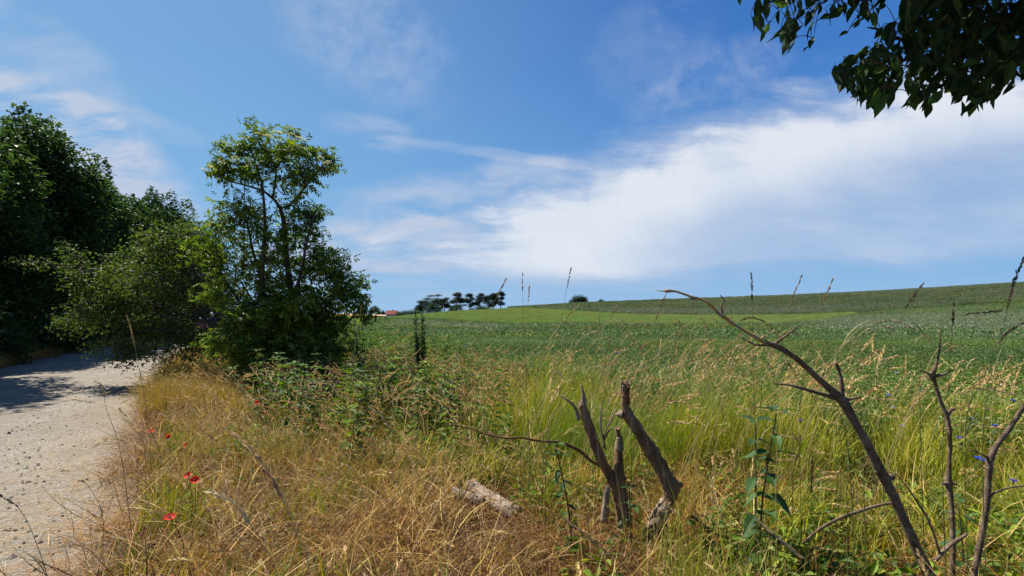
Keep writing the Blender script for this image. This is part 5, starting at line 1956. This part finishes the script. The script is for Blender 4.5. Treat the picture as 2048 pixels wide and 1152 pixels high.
BLUE = (.10, .16, .85)
for (px, py, Y, lab, c_) in [
    (1776, 791, 5.6, 'blue cornflower above the dead stem, upper of two close together', BLUE),
    (1786, 817, 5.0, 'blue cornflower just below and right of its close neighbour', BLUE),
    (1848, 783, 5.4, 'blue cornflower beside the top knot of the second dead stem', BLUE),
    (1793, 746, 6.6, 'white flower, the only pale one at the crop edge', (.72, .70, .72)),
    (1819, 747, 6.8, 'violet-blue cornflower right beside the white flower', (.10, .09, .55)),
    (2027, 802, 5.0, 'blue cornflower at the right edge beside the third dead stem', BLUE),
    (1942, 838, 4.8, 'pale blue cornflower between the second and third dead stems', (.16, .24, .68)),
    (1990, 853, 4.4, 'dark blue cornflower close left of the third dead stem', (.07, .09, .50)),
    (1917, 877, 4.3, 'vivid blue cornflower right of the middle of the second dead stem', BLUE),
    (1803, 852, 4.7, 'small pale blue cornflower right of the main dead stem', (.16, .22, .70)),
    (1955, 917, 3.9, 'large blue cornflower, left of two touching, against the third dead stem', BLUE),
    (1965, 922, 3.85, 'large blue cornflower, right of two touching, against the third dead stem', BLUE),
    (2026, 963, 3.5, 'violet-blue cornflower lowest at the right edge', (.13, .12, .62)),
    (1724, 865, 4.8, 'pale blue cornflower half hidden against the main dead stem', (.2, .26, .66)),
    (1600, 842, 5.0, 'single blue cornflower in the green between nettle and dead stem', BLUE),
    (1318, 705, 9.5, 'distant blue cornflower above the tall crooked stump', BLUE),
    (1236, 706, 9.5, 'distant blue cornflower left of the tall grass heads', BLUE),
    (931, 692, 10.5, 'distant blue cornflower at the far left of the crop edge', BLUE)]:
    cornflower(px, py, Y, lab, c_, rng)


# ------------------------------------------------------------------ single grass stalks that stand out
def stalk(label, q, Y, head, colr, hcol, spike=.02, dens=34, r=.0017, spread=.45, wide=.36, seed=0, cat='grass stalk', group='tall seeding grass stalks'):
    """q: pixels from low to tip; head: fraction of the path that is seed head"""
    rng = np.random.default_rng(seed + 3000)
    pts = PX(q, Y)
    g = pts[0].copy()
    if g[2] > .03:
        d_ = pts[0] - pts[1]
        g2 = np.array([pts[0][0] + d_[0] * .2, pts[0][1], 0.0])
        pts = np.concatenate([[g2], pts])
    n_ = len(pts)
    p_, _ = spline(pts, np.full(n_, .001), 8)
    L = np.concatenate([[0], np.cumsum(np.linalg.norm(np.diff(p_, axis=0), axis=1))])
    root = thing('grass_stalk', label, cat, (p_[0][0], p_[0][1], 0), group)
    a = MB()
    rr = r * (1.25 - .8 * L / L[-1])
    cc = np.array(colr)
    tube(a, p_, rr, 5, 0, 0, cc)
    a.build('stem', M_GRASS1, root, True)
    hl = head
    k = int(dens * hl / .13)
    s_ = L[-1] - hl * rng.uniform(0, 1, k) ** .9
    pos = np.stack([np.interp(s_, L, p_[:, c__]) for c__ in range(3)], 1)
    tg = np.stack([np.interp(np.minimum(s_ + .01, L[-1]), L, p_[:, c__]) for c__ in range(3)], 1) - np.stack([np.interp(s_ - .01, L, p_[:, c__]) for c__ in range(3)], 1)
    tg = norm(tg)
    rn = rng.normal(0, 1, pos.shape)
    sd2 = norm(rn - tg * np.sum(rn * tg, 1, keepdims=True))
    f_ = (L[-1] - s_) / hl
    ax = norm(tg + sd2 * (spread * rng.uniform(.4, 1.2, k) * (.35 + .65 * np.sin(math.pi * np.clip(f_, .05, 1) ** .8)))[:, None])
    Ls = spike * rng.uniform(.7, 1.3, k)
    a = MB()
    leaves(a, pos + ax * .002, ax, sd2, Ls, Ls * wide, pick([hcol, np.array(hcol) * 1.2, np.array(hcol) * .75], k, rng), True, .02, .3)
    a.build('seed_head', M_GRASS1, root)
    for b_ in range(2):
        t_ = rng.uniform(.15, .5)
        i0 = int(t_ * (len(p_) - 1))
        an = rng.uniform(0, 6.28)
        lf = MB()
        blades(lf, p_[i0][None], np.array([rng.uniform(.12, .25)]), np.array([an]), np.array([.35]), np.array([1.5]), np.array([.005]), 5, [np.array(colr) * .9], [colr], rng)
        lf.build('blade', M_GRASS1, root)


TAN, PALE, DARK, BRN = (.46, .33, .16), (.62, .50, .30), (.12, .085, .06), (.36, .24, .13)  # DARK and STEMD put the shade over the right-hand stalks into their colour
STEMG, STEMD, STEMT = (.20, .22, .06), (.10, .12, .05), (.46, .36, .17)
stalks = [
    ('tan seed head leaning right against the last pine on the horizon', [(925, 790), (955, 690), (985, 612), (1012, 558)], 3.6, .16, STEMG, BRN),
    ('thin upright seed head alone against the sky right of the pines', [(1058, 900), (1050, 700), (1046, 620), (1045, 552)], 3.4, .11, STEMG, BRN),
    ('short brown seed head just right of the thin upright one', [(1046, 890), (1052, 720), (1054, 640), (1059, 570)], 3.7, .13, STEMT, BRN),
    ('very thin tall stalk leaning right, highest against the white cloud', [(1092, 900), (1105, 760), (1124, 630), (1141, 540)], 3.2, .12, STEMG, DARK),
    ('dark straight seed head against the sky above the lichened stem', [(1512, 930), (1507, 760), (1505, 640), (1503, 550)], 2.7, .14, STEMD, DARK),
    ('brown seed head leaning right, left of two similar against the sky', [(1512, 760), (1550, 670), (1580, 605), (1602, 555)], 3.0, .16, STEMG, BRN),
    ('brown seed head leaning right, right of two similar against the sky', [(1600, 820), (1622, 690), (1640, 620), (1665, 561)], 3.0, .16, STEMD, BRN),
    ('dark seed head leaning right before the hill at right', [(1730, 850), (1775, 700), (1810, 620), (1843, 571)], 2.5, .15, STEMD, DARK),
    ('tall dark wispy stalk cut by the right edge above the skyline', [(1965, 900), (1990, 740), (2010, 640), (2030, 560), (2046, 520)], 2.1, .22, STEMD, DARK),
    ('long arching pale seed head nodding to the right at mid right', [(1560, 850), (1640, 745), (1710, 665), (1760, 643), (1800, 644), (1826, 658)], 2.8, .25, STEMT, PALE),
    ('dark nodding seed head curling left over the forked dead stem', [(1690, 860), (1625, 790), (1580, 735), (1565, 685), (1535, 648), (1505, 636), (1480, 641)], 2.55, .14, STEMD, DARK),
    ('pale seed head leaning right above the broken grey twig', [(1590, 930), (1650, 790), (1700, 735), (1760, 700)], 2.9, .18, STEMG, TAN),
    ('pale horizontal seed head pointing right beside the second dead stem', [(1700, 870), (1780, 800), (1850, 778), (1915, 774), (1980, 780), (2042, 790)], 2.6, .22, STEMG, PALE),
    ('dark vertical seed head near the right edge before the hill', [(1885, 930), (1896, 780), (1902, 690), (1908, 612)], 2.4, .13, STEMD, DARK),
    ('dark seed head reaching right before the bluish strip', [(1840, 740), (1875, 660), (1920, 632), (1998, 622)], 2.4, .16, STEMD, DARK),
    ('dark seed head curving to the right edge before the bluish strip', [(1930, 880), (1965, 760), (2005, 675), (2048, 645)], 2.2, .16, STEMD, DARK),
    ('slim tan head standing over the bright strip left of centre right', [(1180, 820), (1196, 700), (1199, 655), (1198, 628)], 4.4, .11, STEMG, TAN),
    ('slim tan head leaning right over the bright strip, beside a shorter one', [(1205, 800), (1216, 690), (1222, 640), (1232, 612)], 4.4, .12, STEMG, TAN),
    ('reddish seed head leaning right below the lichened branch tip', [(1265, 840), (1290, 720), (1312, 640), (1332, 588)], 3.4, .20, STEMG, BRN),
    ('tan head leaning right in front of the bright strip, centre', [(1060, 860), (1085, 720), (1120, 650), (1156, 612)], 4.0, .18, STEMT, TAN),
    ('curled straw seed head bent left over the edge of the gravel', [(262, 1060), (240, 900), (214, 822), (208, 790), (203, 772), (192, 764)], 3.3, .13, STEMD, TAN),
    ('straw seed head lying out to the left over the shaded gravel', [(290, 905), (262, 852), (228, 818), (190, 806), (144, 799)], 3.6, .17, STEMT, TAN),
    ('tall straw stalk with a long pale head crossing the lane', [(300, 880), (286, 780), (275, 720), (262, 660), (254, 632)], 4.0, .26, STEMT, TAN),
    ('straw seed head leaning left before the foot of the elder', [(540, 900), (505, 815), (480, 770), (455, 738)], 4.2, .18, STEMT, PALE),
    ('feathery brown seed head close to the camera leaning left across the dry grass', [(622, 1190), (590, 1060), (545, 960), (500, 895), (468, 868)], 1.5, .26, STEMT, (.55, .38, .21)),
    ('pale feathery seed head left of the brown feathery one', [(560, 1190), (520, 1080), (470, 1010), (425, 985)], 1.7, .17, STEMT, PALE),
    ('long pale stalk leaning left across the middle of the dry grass', [(920, 1090), (850, 975), (800, 885), (765, 835), (740, 815)], 2.9, .16, STEMT, PALE),
    ('pale nodding head leaning left above the nettles', [(800, 980), (745, 880), (700, 800), (660, 770), (625, 766)], 3.6, .17, STEMT, PALE),
    ('thick pale wheat-like ear slanting down right between nettle and dead shrub', [(1508, 1200), (1490, 1100), (1484, 1035), (1500, 1028), (1540, 1062), (1600, 1112)], 2.3, .26, STEMT, PALE),
    ('thick pale reed-like head lying slantwise at the bottom below the stumps', [(1300, 1190), (1270, 1150), (1220, 1110), (1170, 1070), (1130, 1040)], 2.3, .24, STEMT, TAN),
    ('dark brown upright spike in the grass left of the main dead stem', [(1616, 1150), (1620, 1060), (1622, 990), (1625, 918)], 2.8, .19, STEMD, (.15, .08, .045)),
    ('brown upright spike beside the nettle', [(1530, 1150), (1531, 1050), (1532, 970), (1534, 890)], 3.0, .16, STEMT, BRN),
    ('thin dark stalk crossing the gravel at the lower left', [(100, 1190), (72, 1085), (40, 1020), (0, 990)], 2.2, .10, STEMD, DARK),
    ('thin bent stalk reaching left over the gravel at the bottom', [(170, 1110), (120, 1072), (60, 1062), (0, 1060)], 2.4, .10, STEMT, TAN),
    ('small dark two-eared stalk on the gravel edge', [(205, 1030), (188, 990), (170, 966), (160, 962)], 3.4, .04, STEMD, DARK),
    ('tall green stalk with a drooping pale head left of the crooked stump', [(1090, 940), (1070, 800), (1085, 700), (1115, 672), (1140, 688)], 3.9, .15, STEMG, PALE),
    ('pale stalk rising over the pink thistle at the elder edge', [(695, 800), (706, 720), (716, 660), (723, 612)], 7.5, .22, STEMT, TAN),
]
for k, (lab, q, Y, hd, c1_, c2_) in enumerate(stalks):
    thick = 'thick' in lab or 'feathery' in lab
    stalk(lab, q, Y, hd, c1_, c2_, .024 if thick else .019, 30 if 'feathery' in lab else 44 if thick else (22 if 'thin' in lab else 36), .0018 * (Y / 3 if Y > 3 else 1), .5 if 'feathery' in lab else .33, .36, k)

# a band of nodding heads, centre right, one object each
rng = np.random.default_rng(910)
for k in range(100):
    if k >= 60:
        tx, ty, Y = rng.uniform(1180, 1980), rng.uniform(640, 760), rng.uniform(3.2, 5.4)
    elif k < 42:
        tx, ty, Y = rng.uniform(1225, 1480), rng.uniform(640, 770), rng.uniform(3.8, 6.0)
    elif k < 52:
        tx, ty, Y = rng.uniform(1080, 1230), rng.uniform(640, 760), rng.uniform(4.0, 6.0)
    else:
        tx, ty, Y = rng.uniform(1560, 1800), rng.uniform(660, 790), rng.uniform(3.2, 5)
    dx_ = rng.uniform(40, 110)
    q = [(tx - dx_ * 1.3 - 20, ty + 230), (tx - dx_ * .9, ty + 100), (tx - dx_ * .45, ty + 18), (tx - dx_ * .15, ty - 4), (tx, ty + rng.uniform(0, 14))]
    where = 'left of the crooked stump' if tx < 1235 else 'right of the crooked stump' if tx < 1480 else 'behind the main dead stem' if tx < 1740 else 'between dead stems at far right'
    hue = ('straw-pale' if k % 2 == 0 else 'tan') + (' grass head on dry stem' if k % 3 == 0 else ' grass head on green stem')
    stalk(f'{hue} nodding over crop {where}', q, Y, rng.uniform(.12, .19), STEMG if k % 3 else STEMT, TAN if k % 2 else PALE, .019, 34, .0018 * Y / 3, .3, .36, 100 + k, group=f'nodding grass heads {where}')

# ------------------------------------------------------------------ single weeds
def weed_plant(name, label, cat, base_px, Y, h, seed, cols, stemc, L, pairs, wide, n=1, R=0.0):
    g = P(base_px[0], base_px[1], Y)
    g = np.array([g[0], g[1], 0.0])
    root = thing(name, label, cat, g)
    rng = np.random.default_rng(seed)
    for s in range(n):
        off = disc(1, R, rng)[0]
        hh = h * rng.uniform(.8, 1.05)
        ln = rng.normal(0, .06, 2)
        sm = MB()
        top = g + off + np.array([ln[0], ln[1], hh])
        tube(sm, [g + off, g + off + np.array([ln[0] * .3, ln[1] * .3, hh * .5]), top], [.006, .005, .003], 7, 5, .03, stemc)
        so = sm.build('stem', M_GRASS1, root, True)
        a0 = rng.uniform(0, 3)
        for q, zz_ in enumerate(np.linspace(.2, 1, pairs)):
            b_ = g + off + np.array([ln[0] * zz_, ln[1] * zz_, hh * zz_])
            sc_ = (1 - .4 * zz_) * rng.uniform(.8, 1.2)
            for sgn in range(4 if zz_ > .9 else 2):
                az = a0 + q * 1.57 + sgn * (math.pi if zz_ <= .9 else 1.57) + rng.normal(0, .25)
                ax = np.array([[math.cos(az), math.sin(az), rng.normal(.05, .3) if zz_ < .9 else .45]])
                lf = MB()
                Lf = L * sc_ * 1.35
                # serrated leaf of several faces
                axn = norm(ax)[0]
                nr = norm(np.array([0, 0, 1.]) + rng.normal(0, .2, 3))
                sd2 = norm(np.cross(axn, nr))
                up_ = np.cross(sd2, axn)
                v = []
                ts = np.linspace(0, 1, 8)
                for t_ in ts:
                    wv_ = math.sin(math.pi * t_ ** .7) * .5 * wide * Lf
                    for s_ in (-1, 0, 1):
                        v.append(b_ + axn * (Lf * t_ + .012) + sd2 * s_ * wv_ * (1 + .10 * (-1) ** int(t_ * 7)) + up_ * (-.38 * Lf * t_ * t_ + abs(s_) * wv_ * .3))
                f = [(k_ * 3 + s_, k_ * 3 + 3 + s_, k_ * 3 + 4 + s_, k_ * 3 + 1 + s_) for k_ in range(7) for s_ in (0, 1)]
                lf.add(v, np.array(f), pick(cols, 1, rng)[0])
                lf.build('leaf', M_LEAF, root)
    return root


NB = [(.055, .12, .03), (.075, .15, .035), (.05, .10, .028)]
weed_plant('nettle_plant', 'green nettle with drooping leaves in front of the dark split stump', 'nettle', (1147, 1060), 3.25, .80, 950, NB, (.07, .06, .04), .085, 9, .42)
weed_plant('nettle_plant', 'small nettle shoot growing between the two stumps', 'nettle', (1262, 1050), 3.25, .44, 951, NB, (.08, .10, .04), .075, 5, .42)
weed_plant('nettle_plant', 'tall nettle with large dark leaves in the grass left of the dead shrub', 'nettle', (1512, 1080), 3.0, .98, 952, NB, (.10, .07, .05), .125, 8, .48, 2, .07)
weed_plant('nettle_plant', 'nettle low in the grass at the foot of the dead shrub', 'nettle', (1930, 1150), 2.9, .52, 953, NB, (.08, .09, .04), .085, 6, .42)
# dark upright bundle of stems standing over the nettles
g = P(845, 700, 8.2)
root = thing('spiky_weed', 'dark upright weed of many close stems rising over the nettles', 'weed', (g[0], g[1], 0))
rng = np.random.default_rng(960)
for k in range(10):
    a = MB()
    tx, ty = 839 + float(np.clip(rng.normal(0, 7), -9, 9)), 612 + rng.uniform(0, 60)
    top = P(tx, ty, 8.2 + rng.normal(0, .06))
    b_ = np.array([g[0] + rng.normal(0, .04), g[1] + rng.normal(0, .04), 0])
    tube(a, [b_, (b_ + top) / 2 + [rng.normal(0, .03), 0, 0], top], [.008, .007, .003], 5, 4, 0, (.03, .05, .025))
    n = 60
    t_ = rng.uniform(.35, 1, n)[:, None]
    leaves(a, b_ * (1 - t_) + top * t_, rng.normal(0, .8, (n, 3)) + [0, 0, 1.1], rng.normal(0, 1, (n, 3)), .085, .016, pick([(.065, .115, .04), (.09, .145, .048)], n, rng), True, .05, .1)
    a.build('stem', M_LEAF, root)
# pink thistle at the edge of the elder
g = P(722, 700, 8.5)
root = thing('thistle', 'thistle with dull pink heads at the right edge of the elder', 'thistle', (g[0], g[1], 0))
for k, (tx, ty) in enumerate([(718, 655), (726, 660), (708, 652), (712, 668)]):
    top = P(tx, ty, 8.5)
    a = MB()
    b_ = np.array([g[0] + rng.normal(0, .03), g[1], 0])
    tube(a, [b_, (b_ + top) / 2 + [rng.normal(0, .04), 0, 0], top], [.006, .005, .003], 5, 4, 0, (.08, .11, .05))
    n = 22
    t_ = rng.uniform(.2, .95, n)[:, None]
    leaves(a, b_ * (1 - t_) + top * t_, rng.normal(0, 1, (n, 3)), rng.normal(0, 1, (n, 3)), .09, .03, pick(NB, n, rng), True, .15, .15)
    a.build('stem', M_LEAF, root)
    a = MB()
    leaves(a, np.tile(top, (26, 1)), rng.normal(0, .7, (26, 3)) + [0, 0, 1], rng.normal(0, 1, (26, 3)), .04, .010, pick([(.42, .16, .24), (.34, .14, .20)], 26, rng), True, 0, .2)
    a.build('flower_head', M_PETAL, root)

# ------------------------------------------------------------------ loose stones and straw on the lane
a = MB()
rng = np.random.default_rng(970)
n = 3200
s_ = 1.2 * np.exp(rng.uniform(0, 2.9, n)) - 4
t_ = rng.uniform(-4.3, .1, n)
x, y = lane_pt(t_, s_)
for k in range(n):
    r_ = rng.uniform(.006, .018) * (1.9 if rng.uniform() < .08 else 1)
    q = np.array([(1, 0, 0), (.3, .9, 0), (-.8, .5, 0), (-.7, -.6, 0), (.4, -.9, 0), (0, 0, .75)]) * rng.uniform(.7, 1.2, (6, 1)) * r_
    an = rng.uniform(0, 6.28)
    q = q @ np.array([[math.cos(an), math.sin(an), 0], [-math.sin(an), math.cos(an), 0], [0, 0, 1]])
    z = .012 + .03 * (1 - min(abs(t_[k] + 2.15) / 2.4, 1) ** 4)
    a.add(q + [x[k], y[k], z], np.array([[0, 1, 5], [1, 2, 5], [2, 3, 5], [3, 4, 5], [4, 0, 5]]), pick([(.40, .35, .28), (.20, .17, .14), (.10, .085, .07), (.48, .43, .36), (.16, .12, .08), (.12, .10, .085)], 1, rng)[0])
tag(a.build('loose_gravel', M_GRASS1), 'stuff')
a = MB()
n = 2200
s_ = rng.uniform(-3, 10, n)
t_ = .15 - np.abs(rng.normal(0, .8, n))
x, y = lane_pt(t_, s_)
blades(a, np.stack([x, y, np.full(n, .045)], 1), rng.uniform(.05, .3, n), rng.uniform(0, 6.28, n), rng.uniform(1.35, 1.6, n), rng.uniform(1.3, 1.7, n), rng.uniform(.002, .004, n), 3, pick(STRAW + RUST, n, rng), None, rng)
tag(a.build('straw_litter', M_GRASS1), 'stuff')
